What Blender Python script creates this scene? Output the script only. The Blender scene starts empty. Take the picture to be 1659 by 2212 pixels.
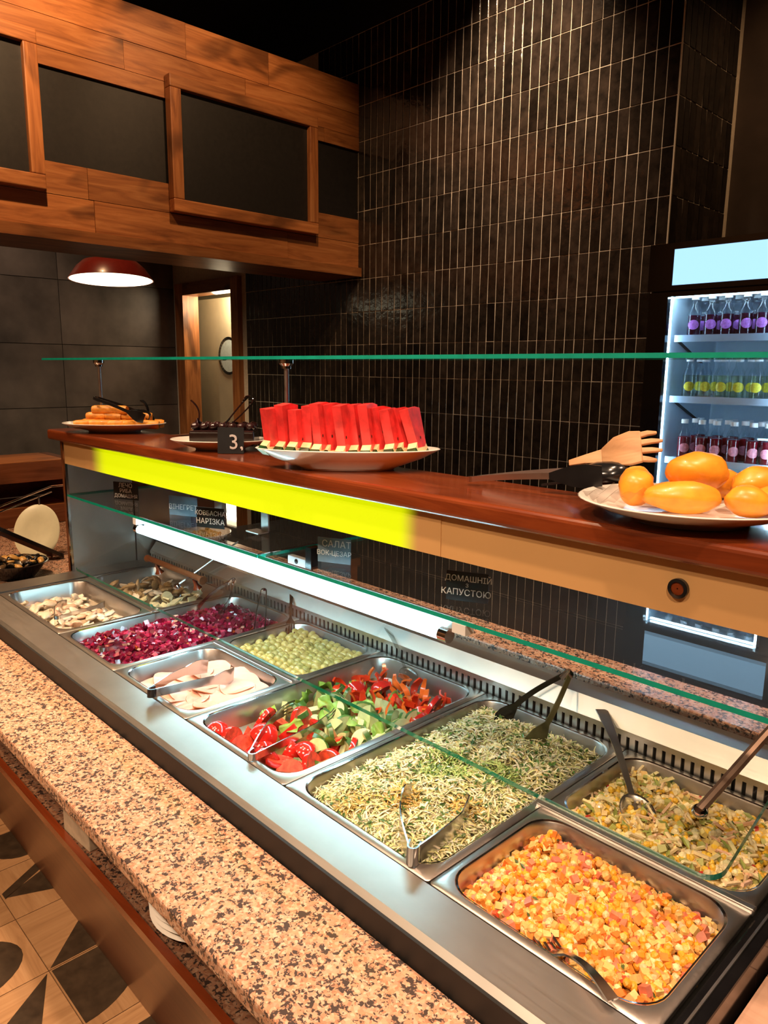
import bpy, bmesh, math, random
from mathutils import Vector, Matrix, Euler, noise
R = math.radians
PI = math.pi
rnd = random.Random(7)
SC = bpy.context.scene
COL = SC.collection

# ------------------------------------------------------------------ camera, world, lights, exposure
cam_d = bpy.data.cameras.new('camera')
cam = bpy.data.objects.new('camera', cam_d); COL.objects.link(cam)
cam_d.sensor_fit = 'HORIZONTAL'; cam_d.sensor_width = 36.0
cam_d.lens = 36.0 * 1617.0 / 1659.0
cam_d.clip_start = 0.02
_p = math.atan((1106 - 796.7) / 1617.0); _y = R(46.13); _r = R(0.58)
_F = Vector((-math.sin(_y) * math.cos(_p), math.cos(_y) * math.cos(_p), -math.sin(_p)))
_Rt = Vector((math.cos(_y), math.sin(_y), 0)); _U = _Rt.cross(_F)
_R2 = _Rt * math.cos(_r) + _U * math.sin(_r); _U2 = _U * math.cos(_r) - _Rt * math.sin(_r)
cam.matrix_world = Matrix(((_R2.x, _U2.x, -_F.x, 0), (_R2.y, _U2.y, -_F.y, 0), (_R2.z, _U2.z, -_F.z, 1.6), (0, 0, 0, 1)))
SC.camera = cam
vs = SC.view_settings
vs.view_transform = 'Standard'; vs.look = 'None'; vs.exposure = 0.0; vs.gamma = 1.0; vs.use_curve_mapping = False
try:
    SC.cycles.max_bounces = 10; SC.cycles.transparent_max_bounces = 24; SC.cycles.glossy_bounces = 6
    SC.cycles.caustics_reflective = False; SC.cycles.caustics_refractive = False
except Exception:
    pass
wd = bpy.data.worlds.new('world'); SC.world = wd; wd.use_nodes = True
wd.node_tree.nodes['Background'].inputs[0].default_value = (1.0, 0.72, 0.5, 1)
wd.node_tree.nodes['Background'].inputs[1].default_value = 0.012

def spot(loc, target, power, color=(1.0, 0.66, 0.38), angle=60, blend=0.6, size=0.05):
    d = bpy.data.lights.new('overhead_spot', 'SPOT'); d.energy = power; d.color = color  # shared by the room's downlights and the added brightening spots
    d.spot_size = R(angle); d.spot_blend = blend; d.shadow_soft_size = size
    o = bpy.data.objects.new('overhead_spot', d); COL.objects.link(o); o.location = loc
    o.rotation_euler = (Vector(target) - Vector(loc)).to_track_quat('-Z', 'Y').to_euler()
    return o
WARM = (1.0, 0.60, 0.30)
# downlights in the dark ceiling over the customer side and over the counter
spot((-0.55, 0.05, 4.1), (-0.55, 0.55, 0.9), 190, (1, .64, .42), 60, .7, .06)
spot((-1.9, 0.0, 4.1), (-1.8, 0.55, 0.9), 210, (1, .66, .40), 60, .7, .06)
spot((-3.4, 0.2, 4.1), (-3.0, 0.6, 0.9), 220, WARM, 60, .7, .06)
spot((0.6, 1.3, 4.1), (0.0, 1.2, 0.4), 260, (1, .62, .40), 60, .7, .06)
spot((-0.7, 0.7, 4.1), (-0.7, 1.05, 1.4), 150, (1, .66, .42), 35, .7, .05)
spot((-1.7, 0.7, 4.1), (-1.7, 1.05, 1.4), 150, (1, .66, .42), 35, .7, .05)
# spots further out in the dining room that reach the counter front
spot((-1.0, -1.9, 3.9), (-0.85, 1.03, 1.0), 250, (1, .70, .46), 50, .8, .08)
spot((-2.6, -1.9, 3.9), (-2.1, .95, 1.25), 190, (1, .66, .40), 50, .8, .08)
spot((0.9, -1.2, 3.9), (-.45, 1.03, .95), 300, (1, .70, .46), 50, .8, .08)
# spot added behind the header to brighten the red lamp
spot((-5.2, 1.7, 4.2), (-5.75, 2.61, 2.35), 120, WARM, 40, .8, .05)
# spots added to light the dining room wall, seen only in reflections
spot((-.5, -1.2, 4.2), (-.5, -2.5, 1.2), 160, WARM, 110, .8, .1)
spot((-3.5, -1.2, 4.2), (-3.5, -2.5, 1.2), 160, WARM, 110, .8, .1)
# track spots that wash the wooden header and the tiled wall
spot((-3.1, 1.2, 4.2), (-4.53, 1.4, 3.45), 330, WARM, 70, .8, .05)
spot((-3.0, 2.5, 4.2), (-4.53, 3.0, 2.9), 120, WARM, 70, .8, .05)
spot((-2.9, 3.35, 4.25), (-3.05, 4.06, 3.2), 190, (1, .70, .45), 75, .9, .05)
spot((-2.3, 2.6, 4.25), (-3.2, 4.06, 2.2), 170, (1, .70, .45), 70, .9, .05)
spot((-6.2, 1.6, 4.2), (-7.5, 2.3, 1.4), 130, (1, .75, .55), 75, .9, .05)

spot((-2.3, -.9, 4.1), (-2.05, .5, 0), 330, WARM, 32, .7, .05)  # spot added to brighten the floor before the counter
spot((-.9, 3.7, 4.3), (-1.3, 4.8, 2.7), 70, WARM, 80, .8, .05)  # spot added to brighten the brown niche beside the pillar

# ------------------------------------------------------------------ materials
def nm(name):
    m = bpy.data.materials.new(name); m.use_nodes = True
    nt = m.node_tree; b = nt.nodes['Principled BSDF']
    return m, nt, b
def N(nt, t, **kw):
    n = nt.nodes.new(t)
    for k, v in kw.items():
        setattr(n, k, v)
    return n
def ramp(nt, fac, stops):
    r = N(nt, 'ShaderNodeValToRGB'); e = r.color_ramp.elements
    while len(e) < len(stops): e.new(0.5)
    for i, (p, c) in enumerate(stops):
        e[i].position = p; e[i].color = (*c, 1)
    nt.links.new(fac, r.inputs[0]); return r.outputs[0]
def coords(nt, scale=(1, 1, 1), kind='Object', rnd_off=False):
    tc = N(nt, 'ShaderNodeTexCoord'); mp = N(nt, 'ShaderNodeMapping')
    nt.links.new(tc.outputs[kind], mp.inputs[0]); mp.inputs['Scale'].default_value = scale
    if rnd_off:
        oi = N(nt, 'ShaderNodeObjectInfo'); mu = N(nt, 'ShaderNodeMath', operation='MULTIPLY')
        nt.links.new(oi.outputs['Random'], mu.inputs[0]); mu.inputs[1].default_value = 37.0
        cb = N(nt, 'ShaderNodeCombineXYZ')
        for i in range(3): nt.links.new(mu.outputs[0], cb.inputs[i])
        nt.links.new(cb.outputs[0], mp.inputs['Location'])
    return mp.outputs[0]
def noise_n(nt, vec, scale, detail=4, rough=.55, dist=0):
    n = N(nt, 'ShaderNodeTexNoise'); n.inputs['Scale'].default_value = scale
    n.inputs['Detail'].default_value = detail; n.inputs['Roughness'].default_value = rough
    n.inputs['Distortion'].default_value = dist
    nt.links.new(vec, n.inputs['Vector']); return n.outputs[0]
def bump(nt, b, h, strength, dist):
    n = N(nt, 'ShaderNodeBump'); n.inputs['Strength'].default_value = strength; n.inputs['Distance'].default_value = dist
    nt.links.new(h, n.inputs['Height']); nt.links.new(n.outputs[0], b.inputs['Normal'])
def plain(name, c, rough=.5, metal=0, var=0.15, vs_=40, bmp=0, bs=80, coat=0, spec=.5, sss=0):
    m, nt, b = nm(name)
    b.inputs['Roughness'].default_value = rough; b.inputs['Metallic'].default_value = metal
    b.inputs['Coat Weight'].default_value = coat; b.inputs['Specular IOR Level'].default_value = spec
    if sss:
        b.inputs['Subsurface Weight'].default_value = sss; b.inputs['Subsurface Radius'].default_value = (.01, .005, .003)
        b.inputs['Subsurface Scale'].default_value = .5
    v = coords(nt, rnd_off=True)
    n = noise_n(nt, v, vs_)
    lo = tuple(x * (1 - var) for x in c); hi = tuple(min(1, x * (1 + var)) for x in c)
    nt.links.new(ramp(nt, n, [(.3, lo), (.7, hi)]), b.inputs['Base Color'])
    if bmp:
        bump(nt, b, noise_n(nt, v, bs), bmp, .002)
    return m
def emit(name, c, s):
    m, nt, b = nm(name)
    b.inputs['Base Color'].default_value = (*[min(1, x) for x in c], 1)
    b.inputs['Emission Color'].default_value = (*c, 1); b.inputs['Emission Strength'].default_value = s
    return m
def steel(name, c=(.60, .58, .55), r0=.28, r1=.40, stretch=(2, 60, 60)):
    m, nt, b = nm(name); b.inputs['Metallic'].default_value = 1
    v = coords(nt, stretch)
    n = noise_n(nt, v, 6, 5, .6)
    rr_ = N(nt, 'ShaderNodeMapRange'); nt.links.new(n, rr_.inputs[0])
    rr_.inputs[3].default_value = r0; rr_.inputs[4].default_value = r1
    nt.links.new(rr_.outputs[0], b.inputs['Roughness'])
    n2 = noise_n(nt, coords(nt, (3, 3, 3)), 3)
    nt.links.new(ramp(nt, n2, [(.3, tuple(x * .85 for x in c)), (.7, c)]), b.inputs['Base Color'])
    return m
def wood(name, c1, c2, c3, axis=0, rough=.4, sc=1.0, coat=0, knots=True, rvar=.35):
    m, nt, b = nm(name); b.inputs['Roughness'].default_value = rough; b.inputs['Coat Weight'].default_value = coat
    b.inputs['Coat Roughness'].default_value = .12
    s = [14 * sc] * 3; s[axis] = 1.1 * sc
    v = coords(nt, tuple(s), rnd_off=True)
    n = noise_n(nt, v, 1.6, 8, .62, 1.4)
    col = ramp(nt, n, [(.28, c1), (.5, c2), (.74, c3)])
    if knots:
        s2 = [5 * sc] * 3; s2[axis] = 1.7 * sc
        k = noise_n(nt, coords(nt, tuple(s2), rnd_off=True), 1.0, 2, .5, .6)
        mx = N(nt, 'ShaderNodeMix', data_type='RGBA'); mx.blend_type = 'MULTIPLY'; mx.inputs[0].default_value = 1
        nt.links.new(col, mx.inputs[6]); nt.links.new(ramp(nt, k, [(.30, (.32, .30, .30)), (.44, (1, 1, 1))]), mx.inputs[7]); col = mx.outputs[2]
    oi = N(nt, 'ShaderNodeObjectInfo'); hs = N(nt, 'ShaderNodeHueSaturation'); mr = N(nt, 'ShaderNodeMapRange')
    nt.links.new(oi.outputs['Random'], mr.inputs[0]); mr.inputs[3].default_value = 1 - rvar; mr.inputs[4].default_value = 1 + rvar
    nt.links.new(mr.outputs[0], hs.inputs['Value']); nt.links.new(col, hs.inputs['Color'])
    nt.links.new(hs.outputs[0], b.inputs['Base Color'])
    bump(nt, b, n, .12, .002)
    return m
def granite(name, tint=(1, 1, 1), rough=.22):
    m, nt, b = nm(name); b.inputs['Roughness'].default_value = rough
    v = coords(nt)
    vo = N(nt, 'ShaderNodeTexVoronoi'); vo.inputs['Scale'].default_value = 230; nt.links.new(v, vo.inputs['Vector'])
    sx = N(nt, 'ShaderNodeSeparateColor'); nt.links.new(vo.outputs['Color'], sx.inputs[0])
    t = tint
    def T(c): return tuple(a * q for a, q in zip(c, t))
    grains = ramp(nt, sx.outputs[0], [(.0, T((.56, .27, .16))), (.3, T((.68, .41, .27))), (.55, T((.44, .21, .13))), (.75, T((.74, .52, .38))), (1, T((.54, .30, .21)))])
    nd = noise_n(nt, v, 170, 3, .55, .6)
    ns = noise_n(nt, v, 55, 3, .55, .3)
    ad = N(nt, 'ShaderNodeMath', operation='MULTIPLY_ADD'); nt.links.new(ns, ad.inputs[0]); ad.inputs[1].default_value = .55
    nt.links.new(nd, ad.inputs[2])
    mx = N(nt, 'ShaderNodeMix', data_type='RGBA')
    mask = ramp(nt, ad.outputs[0], [(.80, (0, 0, 0)), (.86, (1, 1, 1))])
    nt.links.new(mask, mx.inputs[0]); nt.links.new(grains, mx.inputs[6]); mx.inputs[7].default_value = (*T((.075, .055, .05)), 1)
    nt.links.new(mx.outputs[2], b.inputs['Base Color'])
    return m
def glass(name, tint=(.985, .996, .99), rough=0.0, ior=1.5):
    m, nt, b = nm(name); nt.nodes.remove(b)
    out = nt.nodes['Material Output']
    tr = N(nt, 'ShaderNodeBsdfTransparent'); tr.inputs[0].default_value = (*tint, 1)
    gl = N(nt, 'ShaderNodeBsdfGlossy'); gl.inputs['Roughness'].default_value = rough
    fr = N(nt, 'ShaderNodeFresnel'); fr.inputs[0].default_value = ior
    # the same Fresnel on both sides of the pane
    geo = N(nt, 'ShaderNodeNewGeometry'); mxv = N(nt, 'ShaderNodeMath', operation='MULTIPLY_ADD')
    nt.links.new(geo.outputs['Backfacing'], mxv.inputs[0]); mxv.inputs[1].default_value = 1 / ior - ior; mxv.inputs[2].default_value = ior
    nt.links.new(mxv.outputs[0], fr.inputs[0])
    # inside the pane Blender inverts the index for back faces, feed it so both faces agree
    mx = N(nt, 'ShaderNodeMixShader'); nt.links.new(fr.outputs[0], mx.inputs[0])
    nt.links.new(tr.outputs[0], mx.inputs[1]); nt.links.new(gl.outputs[0], mx.inputs[2])
    nt.links.new(mx.outputs[0], out.inputs[0])
    return m
def attr_mat(name, rough=.45, coat=0, sss=0, bs=150, bmp=.3):
    m, nt, b = nm(name); b.inputs['Roughness'].default_value = rough; b.inputs['Coat Weight'].default_value = coat
    a = N(nt, 'ShaderNodeAttribute'); a.attribute_name = 'Col'
    n = noise_n(nt, coords(nt), 120)
    mx = N(nt, 'ShaderNodeMix', data_type='RGBA'); mx.blend_type = 'MULTIPLY'; mx.inputs[0].default_value = 1
    nt.links.new(a.outputs['Color'], mx.inputs[6]); nt.links.new(ramp(nt, n, [(.3, (.78, .76, .72)), (.65, (1, 1, 1))]), mx.inputs[7])
    nt.links.new(mx.outputs[2], b.inputs['Base Color'])
    if sss:
        b.inputs['Subsurface Weight'].default_value = sss; b.inputs['Subsurface Radius'].default_value = (.006, .004, .002)
    if bmp: bump(nt, b, noise_n(nt, coords(nt), bs), bmp, .001)
    return m

MAT = {}
def tile_mat(name):
    m, nt, b = nm(name)
    v = coords(nt, rnd_off=True)
    oi = N(nt, 'ShaderNodeObjectInfo')
    n = noise_n(nt, v, 14, 4, .6)
    base = ramp(nt, n, [(.3, (.010, .0075, .006)), (.7, (.034, .024, .018))])
    geo = N(nt, 'ShaderNodeNewGeometry')
    hs = N(nt, 'ShaderNodeHueSaturation'); mr = N(nt, 'ShaderNodeMapRange')
    nt.links.new(geo.outputs['Random Per Island'], mr.inputs[0])
    ad = N(nt, 'ShaderNodeMath', operation='ADD'); nt.links.new(geo.outputs['Random Per Island'], ad.inputs[0]); nt.links.new(oi.outputs['Random'], ad.inputs[1])
    fr = N(nt, 'ShaderNodeMath', operation='FRACT'); nt.links.new(ad.outputs[0], fr.inputs[0]); nt.links.new(fr.outputs[0], mr.inputs[0])
    mr.inputs[3].default_value = .55; mr.inputs[4].default_value = 1.6
    nt.links.new(mr.outputs[0], hs.inputs['Value']); nt.links.new(base, hs.inputs['Color']); nt.links.new(hs.outputs[0], b.inputs['Base Color'])
    b.inputs['Roughness'].default_value = .16
    bump(nt, b, noise_n(nt, v, 22, 2, .5), .35, .006)
    return m
MAT['tile'] = tile_mat('glazed_tile')
MAT['grout'] = plain('grout', (.78, .66, .52), .9, var=.1)
MAT['stone'] = plain('stone_slab', (.13, .10, .082), .5, var=.5, vs_=2.2, bmp=.1, bs=20)
MAT['brownwall'] = plain('brown_wall', (.055, .036, .026), .6, var=.25, vs_=5)
MAT['black'] = plain('matt_black', (.006, .006, .006), .6)
MAT['blackgloss'] = plain('gloss_black', (.006, .006, .007), .12)
MAT['ceiling'] = plain('ceiling_black', (.003, .003, .003), .9)
MAT['plank_y'] = wood('header_planks', (.20, .062, .018), (.38, .135, .040), (.52, .22, .075), axis=1, rough=.42)
MAT['plank_x'] = wood('plank_along', (.20, .062, .018), (.38, .135, .040), (.52, .22, .075), axis=0, rough=.42)
MAT['plank_z'] = wood('plank_upright', (.20, .062, .018), (.38, .135, .040), (.52, .22, .075), axis=2, rough=.42, rvar=.12)
MAT['mahog'] = wood('mahogany', (.09, .016, .005), (.18, .034, .009), (.26, .056, .014), axis=0, rough=.22, coat=.6, knots=False, rvar=.02)
MAT['brownpanel'] = wood('brown_panel', (.10, .030, .010), (.16, .05, .016), (.20, .066, .022), axis=0, rough=.35, coat=.1, knots=False, rvar=.05)
MAT['board'] = plain('chalk_board', (.010, .008, .007), .5, var=.3)
MAT['steel'] = steel('brushed_steel', (.66, .64, .61), .34, .46)
MAT['steel_y'] = steel('brushed_steel_cross', stretch=(60, 2, 60))
MAT['pan'] = steel('pan_steel', (.72, .69, .66), .27, .38, (30, 30, 30))
MAT['chrome'] = plain('chrome', (.72, .72, .74), .10, 1, var=.05)
MAT['utensil'] = steel('utensil_steel', (.55, .54, .53), .12, .24, (40, 40, 40))
MAT['granite'] = granite('granite')
MAT['granite_shaded'] = granite('granite_in_shade', (.34, .30, .27), .35)  # granite darkened in colour for the shade under the ledge
MAT['glass'] = glass('pane_glass')
MAT['edge'] = plain('glass_edge', (.008, .32, .235), .15, var=.1, coat=.5)
MAT['beige'] = plain('beige_laminate', (.58, .34, .14), .4, var=.06, vs_=3)
MAT['white_plate'] = plain('porcelain', (.80, .76, .70), .16, var=.03, coat=.3)
MAT['bluepane'] = plain('porthole_glass', (.62, .74, .74), .1, var=.1)
MAT['whitepl'] = plain('white_plastic', (.75, .77, .80), .35, var=.03)
MAT['blackpl'] = plain('black_plastic', (.010, .010, .011), .18, var=.2)
MAT['redlamp'] = plain('red_enamel', (.20, .018, .012), .28, var=.1, coat=.3)
MAT['lampin'] = emit('lamp_inside', (1.0, .92, .62), 3.2)
MAT['tube'] = emit('fluorescent', (.50, .88, 1.0), 28.0)
MAT['lightbox'] = emit('fridge_lightbox', (.38, .70, 1.0), 1.3)
MAT['led'] = emit('led_strip', (.58, .84, 1.0), 30.0)
MAT['fridge_in'] = plain('fridge_liner', (.62, .74, .84), .4, var=.03)
MAT['fridge_shelf'] = plain('fridge_shelf', (.50, .66, .88), .35, var=.03)
MAT['dining'] = plain('dining_wall', (.30, .17, .09), .8, var=.1)
MAT['cream'] = plain('cream_paint', (.66, .58, .40), .5, var=.06, vs_=6)
MAT['paper'] = plain('paper_card', (.52, .40, .28), .7)
MAT['chalk'] = plain('chalk_white', (.85, .86, .86), .8, var=.1)
MAT['slate'] = plain('slate_card', (.012, .013, .015), .35, var=.2)
MAT['slate_glare'] = plain('slate_card_glare', (.15, .22, .28), .35, var=.15)  # bluish glare put into the slate card colour
MAT['ftile'] = wood('floor_tile_light', (.34, .19, .095), (.46, .27, .14), (.54, .34, .19), axis=0, rough=.4, sc=1.4, knots=False, rvar=.12)
MAT['ftile_dark'] = plain('floor_tile_dark', (.050, .034, .022), .4, var=.35, vs_=30)
MAT['fgrout'] = plain('floor_grout', (.12, .07, .04), .9)

# ------------------------------------------------------------------ mesh helpers
class MB:
    def __init__(self):
        self.v = []; self.f = []; self.mi = []; self.m = 0; self.col = None; self.c = (1, 1, 1)
    def add(self, vs_, fs, m=None):
        o = len(self.v); self.v += [tuple(p) for p in vs_]
        for q in fs:
            self.f.append(tuple(i + o for i in q)); self.mi.append(self.m if m is None else m)
            if self.col is not None: self.col.append((*self.c, 1))
    def colored(self):
        self.col = []; return self
    def box(self, c, s, rot=None, taper=1.0):
        c = Vector(c); hx, hy, hz = s[0] / 2, s[1] / 2, s[2] / 2
        p = []
        for z in (-hz, hz):
            k = taper if z > 0 else 1
            p += [Vector((-hx * k, -hy * k, z)), Vector((hx * k, -hy * k, z)), Vector((hx * k, hy * k, z)), Vector((-hx * k, hy * k, z))]
        if rot is not None: p = [rot @ q for q in p]
        self.add([c + q for q in p], [(3, 2, 1, 0), (4, 5, 6, 7), (0, 1, 5, 4), (1, 2, 6, 5), (2, 3, 7, 6), (3, 0, 4, 7)]); return self
    def span(self, x0, x1, y0, y1, z0, z1):
        return self.box(((x0 + x1) / 2, (y0 + y1) / 2, (z0 + z1) / 2), (abs(x1 - x0), abs(y1 - y0), abs(z1 - z0)))
    def loft(self, loops, cap0=False, cap1=False, closed=True):
        n = len(loops[0]); o = len(self.v); vs_ = [p for l in loops for p in l]; fs = []
        for i in range(len(loops) - 1):
            for j in range(n if closed else n - 1):
                k = (j + 1) % n
                fs.append((i * n + j, i * n + k, (i + 1) * n + k, (i + 1) * n + j))
        if cap0: fs.append(tuple(range(n - 1, -1, -1)))
        if cap1: fs.append(tuple((len(loops) - 1) * n + j for j in range(n)))
        self.add(vs_, fs); return self
    def lathe(self, prof, n=24, c=(0, 0, 0), sx=1, sy=1, cap0=False, cap1=False):
        c = Vector(c); loops = []
        for r, z in prof:
            loops.append([c + Vector((sx * r * math.cos(2 * PI * j / n), sy * r * math.sin(2 * PI * j / n), z)) for j in range(n)])
        return self.loft(loops, cap0, cap1)
    def tube(self, path, rad, n=8, caps=True):
        path = [Vector(p) for p in path]; loops = []
        up = Vector((0, 0, 1)); prev = None
        for i, p in enumerate(path):
            t = (path[min(i + 1, len(path) - 1)] - path[max(i - 1, 0)]).normalized()
            if prev is None:
                a = t.cross(up)
                if a.length < .05: a = t.cross(Vector((1, 0, 0)))
            else:
                a = prev - t * prev.dot(t)
            a.normalize(); prev = a; b = t.cross(a)
            r = rad[i] if isinstance(rad, (list, tuple)) else rad
            loops.append([p + a * r * math.cos(2 * PI * j / n) + b * r * math.sin(2 * PI * j / n) for j in range(n)])
        return self.loft(loops, caps, caps)
    def ribbon(self, path, widths, thick, wdir):
        path = [Vector(p) for p in path]; W0 = Vector(wdir).normalized(); loops = []
        for i, p in enumerate(path):
            t = (path[min(i + 1, len(path) - 1)] - path[max(i - 1, 0)]).normalized()
            w = (W0 - t * W0.dot(t)).normalized(); nn = t.cross(w)
            hw = (widths[i] if isinstance(widths, (list, tuple)) else widths) / 2; ht = thick / 2
            loops.append([p + w * hw + nn * ht, p - w * hw + nn * ht, p - w * hw - nn * ht, p + w * hw - nn * ht])
        return self.loft(loops, True, True)
    def ellipsoid(self, c, r, rot=None, nu=10, nv=6, warp=0, seed=0):
        c = Vector(c); vs_ = []; fs = []
        def P(u, v):
            d = Vector((math.cos(u) * math.sin(v), math.sin(u) * math.sin(v), math.cos(v)))
            k = 1 + (warp * noise.noise(d * 1.7 + Vector((seed * 3.1, seed * 1.7, 0))) if warp else 0)
            q = Vector((d.x * r[0], d.y * r[1], d.z * r[2])) * k
            return c + (rot @ q if rot is not None else q)
        vs_.append(P(0, 0))
        for i in range(1, nv):
            for j in range(nu): vs_.append(P(2 * PI * j / nu, PI * i / nv))
        vs_.append(P(0, PI)); last = len(vs_) - 1
        for j in range(nu): fs.append((0, 1 + j, 1 + (j + 1) % nu))
        for i in range(nv - 2):
            for j in range(nu):
                a = 1 + i * nu + j; b = 1 + i * nu + (j + 1) % nu
                fs.append((a, a + nu, b + nu, b))
        o = 1 + (nv - 2) * nu
        for j in range(nu): fs.append((last, o + (j + 1) % nu, o + j))
        self.add(vs_, fs); return self
    def mesh(self, name, mats, smooth=None):
        me = bpy.data.meshes.new(name); me.from_pydata(self.v, [], self.f); 
        for m in (mats if isinstance(mats, (list, tuple)) else [mats]):
            me.materials.append(MAT[m] if isinstance(m, str) else m)
        me.polygons.foreach_set('material_index', self.mi)
        if self.col is not None:
            a = me.attributes.new('Col', 'FLOAT_COLOR', 'FACE'); a.data.foreach_set('color', [x for q in self.col for x in q])
        if smooth:
            me.polygons.foreach_set('use_smooth', [True] * len(self.f)); me.update()
            if smooth is not True: me.set_sharp_from_angle(angle=R(smooth))
        me.update(); return me
    def build(self, name, mats, parent=None, smooth=None, loc=None, bevel=0, seg=2):
        me = self.mesh(name, mats, smooth)
        return link(name, me, parent, loc, bevel, seg)
def link(name, me, parent=None, loc=None, bevel=0, seg=2, rot=None):
    o = bpy.data.objects.new(name, me); COL.objects.link(o)
    if parent is not None: o.parent = parent
    if loc is not None: o.location = loc
    if rot is not None: o.rotation_euler = rot
    if bevel:
        b = o.modifiers.new('bevel', 'BEVEL'); b.width = bevel; b.segments = seg; b.limit_method = 'ANGLE'
    return o
def tag(o, label=None, cat=None, group=None, kind=None):
    if label: o['label'] = label
    if cat: o['category'] = cat
    if group: o['group'] = group
    if kind: o['kind'] = kind
    return o
def struct(o, label=None, cat=None): return tag(o, label, cat, kind='structure')
def thing(name, label, cat, loc=(0, 0, 0), rz=0, group=None, rot=None):
    o = bpy.data.objects.new(name, None); COL.objects.link(o); o.empty_display_size = .05
    o.location = loc; o.rotation_euler = rot if rot is not None else (0, 0, rz)
    return tag(o, label, cat, group)
def copy_tree(o, parent=None):
    c = o.copy(); COL.objects.link(c); c.parent = parent
    for ch in list(o.children): copy_tree(ch, c)
    return c
def rrect(x0, x1, y0, y1, r, z, n=8):
    pts = []
    for cx, cy, a0 in ((x1 - r, y1 - r, 0), (x0 + r, y1 - r, 90), (x0 + r, y0 + r, 180), (x1 - r, y0 + r, 270)):
        for i in range(n):
            a = R(a0 + 90 * i / (n - 1)); pts.append(Vector((cx + r * math.cos(a), cy + r * math.sin(a), z)))
    return pts
def rotm(ax, ay, az): return Euler((ax, ay, az)).to_matrix()
def rrot(): return rotm(rnd.uniform(0, 6.28), rnd.uniform(0, 6.28), rnd.uniform(0, 6.28))
ORD = ['first', 'second', 'third', 'fourth', 'fifth', 'sixth', 'seventh', 'eighth', 'ninth', 'tenth', 'eleventh', 'twelfth', 'thirteenth', 'fourteenth', 'fifteenth', 'sixteenth']
def lettering(parent, lines, loc, rot, mat='chalk', ext=.0006):
    """lines: (text, size, x, y) flat print lying in the local XY plane"""
    obs = []
    mb = MB()
    for (t, size, x, y) in lines:
        cu = bpy.data.curves.new('lettering', 'FONT'); cu.body = t; cu.size = size; cu.align_x = 'CENTER'; cu.extrude = ext; cu.resolution_u = 3
        o = bpy.data.objects.new('lettering', cu); COL.objects.link(o)
        bpy.context.view_layer.update()
        me = bpy.data.meshes.new_from_object(o.evaluated_get(bpy.context.evaluated_depsgraph_get()))
        off = len(mb.v)
        mb.v += [(v.co.x + x, v.co.y + y, v.co.z) for v in me.vertices]
        for p in me.polygons: mb.f.append(tuple(i + off for i in p.vertices)); mb.mi.append(0)
        bpy.data.objects.remove(o); bpy.data.curves.remove(cu); bpy.data.meshes.remove(me)
    o = mb.build('lettering', mat, parent); o.location = loc; o.rotation_euler = rot
    return o

# ------------------------------------------------------------------ the setting
YW = 4.064; XL = -7.48; XC = -2.026; ZCE = 4.5
# floor with patterned tiles
fl = struct(MB().span(-8.2, 3.0, -2.5, 6.5, -.1, -.006).build('floor', 'fgrout'))
def floor_tile_mesh(kind):
    s = .258; mb = MB(); h = 0.0
    mb.span(-s / 2, s / 2, -s / 2, s / 2, -.006, h)
    z = h + .0004; a = s / 2; mb.m = 1
    def fan(pts): mb.add([(x, y, z) for x, y in pts], [tuple(range(len(pts)))])
    if kind == 'arch':
        fan([(.0 + a * .92 * math.cos(t), -a * .55 + a * 1.35 * math.sin(t)) for t in [PI * i / 16 for i in range(17)]])
    elif kind == 'tri':
        fan([(-a * .96, -a * .96), (a * .35, -a * .96 + .12), (-a * .10, a * .96)])
        fan([(a * .96, -a * .96), (a * .96, -a * .4), (a * .1, a * .96), (-.02, a * .96)])
    elif kind == 'quarter':
        fan([(-a * .97, -a * .97)] + [(-a * .97 + 1.75 * a * math.cos(t), -a * .97 + 1.75 * a * math.sin(t)) for t in [PI / 2 * i / 12 for i in range(13)]])
    elif kind == 'half':
        fan([(-a * .97, -a * .97), (a * .97, -a * .97), (a * .97, a * .97)])
    return mb.mesh('floor_tile', ['ftile', 'ftile_dark'])
FT = {k: floor_tile_mesh(k) for k in ('arch', 'tri', 'quarter', 'half', 'plain')}
pat = [['quarter', 'arch', 'tri', 'half'], ['arch', 'tri', 'plain', 'quarter'], ['tri', 'arch', 'half', 'plain'], ['quarter', 'plain', 'arch', 'tri']]
for i in range(-7, 9):
    for j in range(-4, 9):
        x = -1.874 + .2605 * (i + .5); y = .568 + .2605 * (j + .5)
        k = pat[j % 4][(i + j // 4) % 4]
        link('floor_tile', FT[k], fl, (x, y, 0), rot=(0, 0, PI / 2 * ((i * 3 + j * 5) % 4)))
struct(MB().span(-8.2, 3.0, -2.5, 6.5, ZCE, ZCE + .1).build('ceiling', 'ceiling'))

struct(MB().span(-8.2, 3.0, -2.6, -2.5, 0, ZCE).build('wall_front', 'dining'))
struct(MB().span(2.9, 3.0, -2.5, 4.8, 0, ZCE).build('wall_near', 'brownwall'))
# tiled back wall (grout bed) with door opening, pillar return, plain walls
wb = struct(MB().span(-6.18, XC, YW, YW + .12, 0, 4.03).span(XL, -6.18, YW, YW + .12, 2.44, 4.03).span(XL, -7.36, YW, YW + .12, 0, 2.44).build('wall_back', 'grout'))
struct(MB().span(XL, XC, YW + .002, YW + .12, 4.03, ZCE).build('wall_back_top', 'ceiling'))
wr = struct(MB().span(XC - .1, XC, YW + .121, 4.80, 0, 4.3).build('wall_right', 'grout'))
tw, th = .068, .249
def tile_mesh():
    mb = MB(); a, b = tw / 2 - .0026, th / 2 - .0026; e = .002
    lo = [Vector((-a, 0, -b)), Vector((a, 0, -b)), Vector((a, 0, b)), Vector((-a, 0, b))]
    mid = [Vector((q.x, -.0026, q.z)) for q in lo]
    top = [Vector((q.x * (1 - e / a), -.0040, q.z * (1 - e / b))) for q in lo]
    mb.loft([lo, mid, top], False, True); return mb
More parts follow.
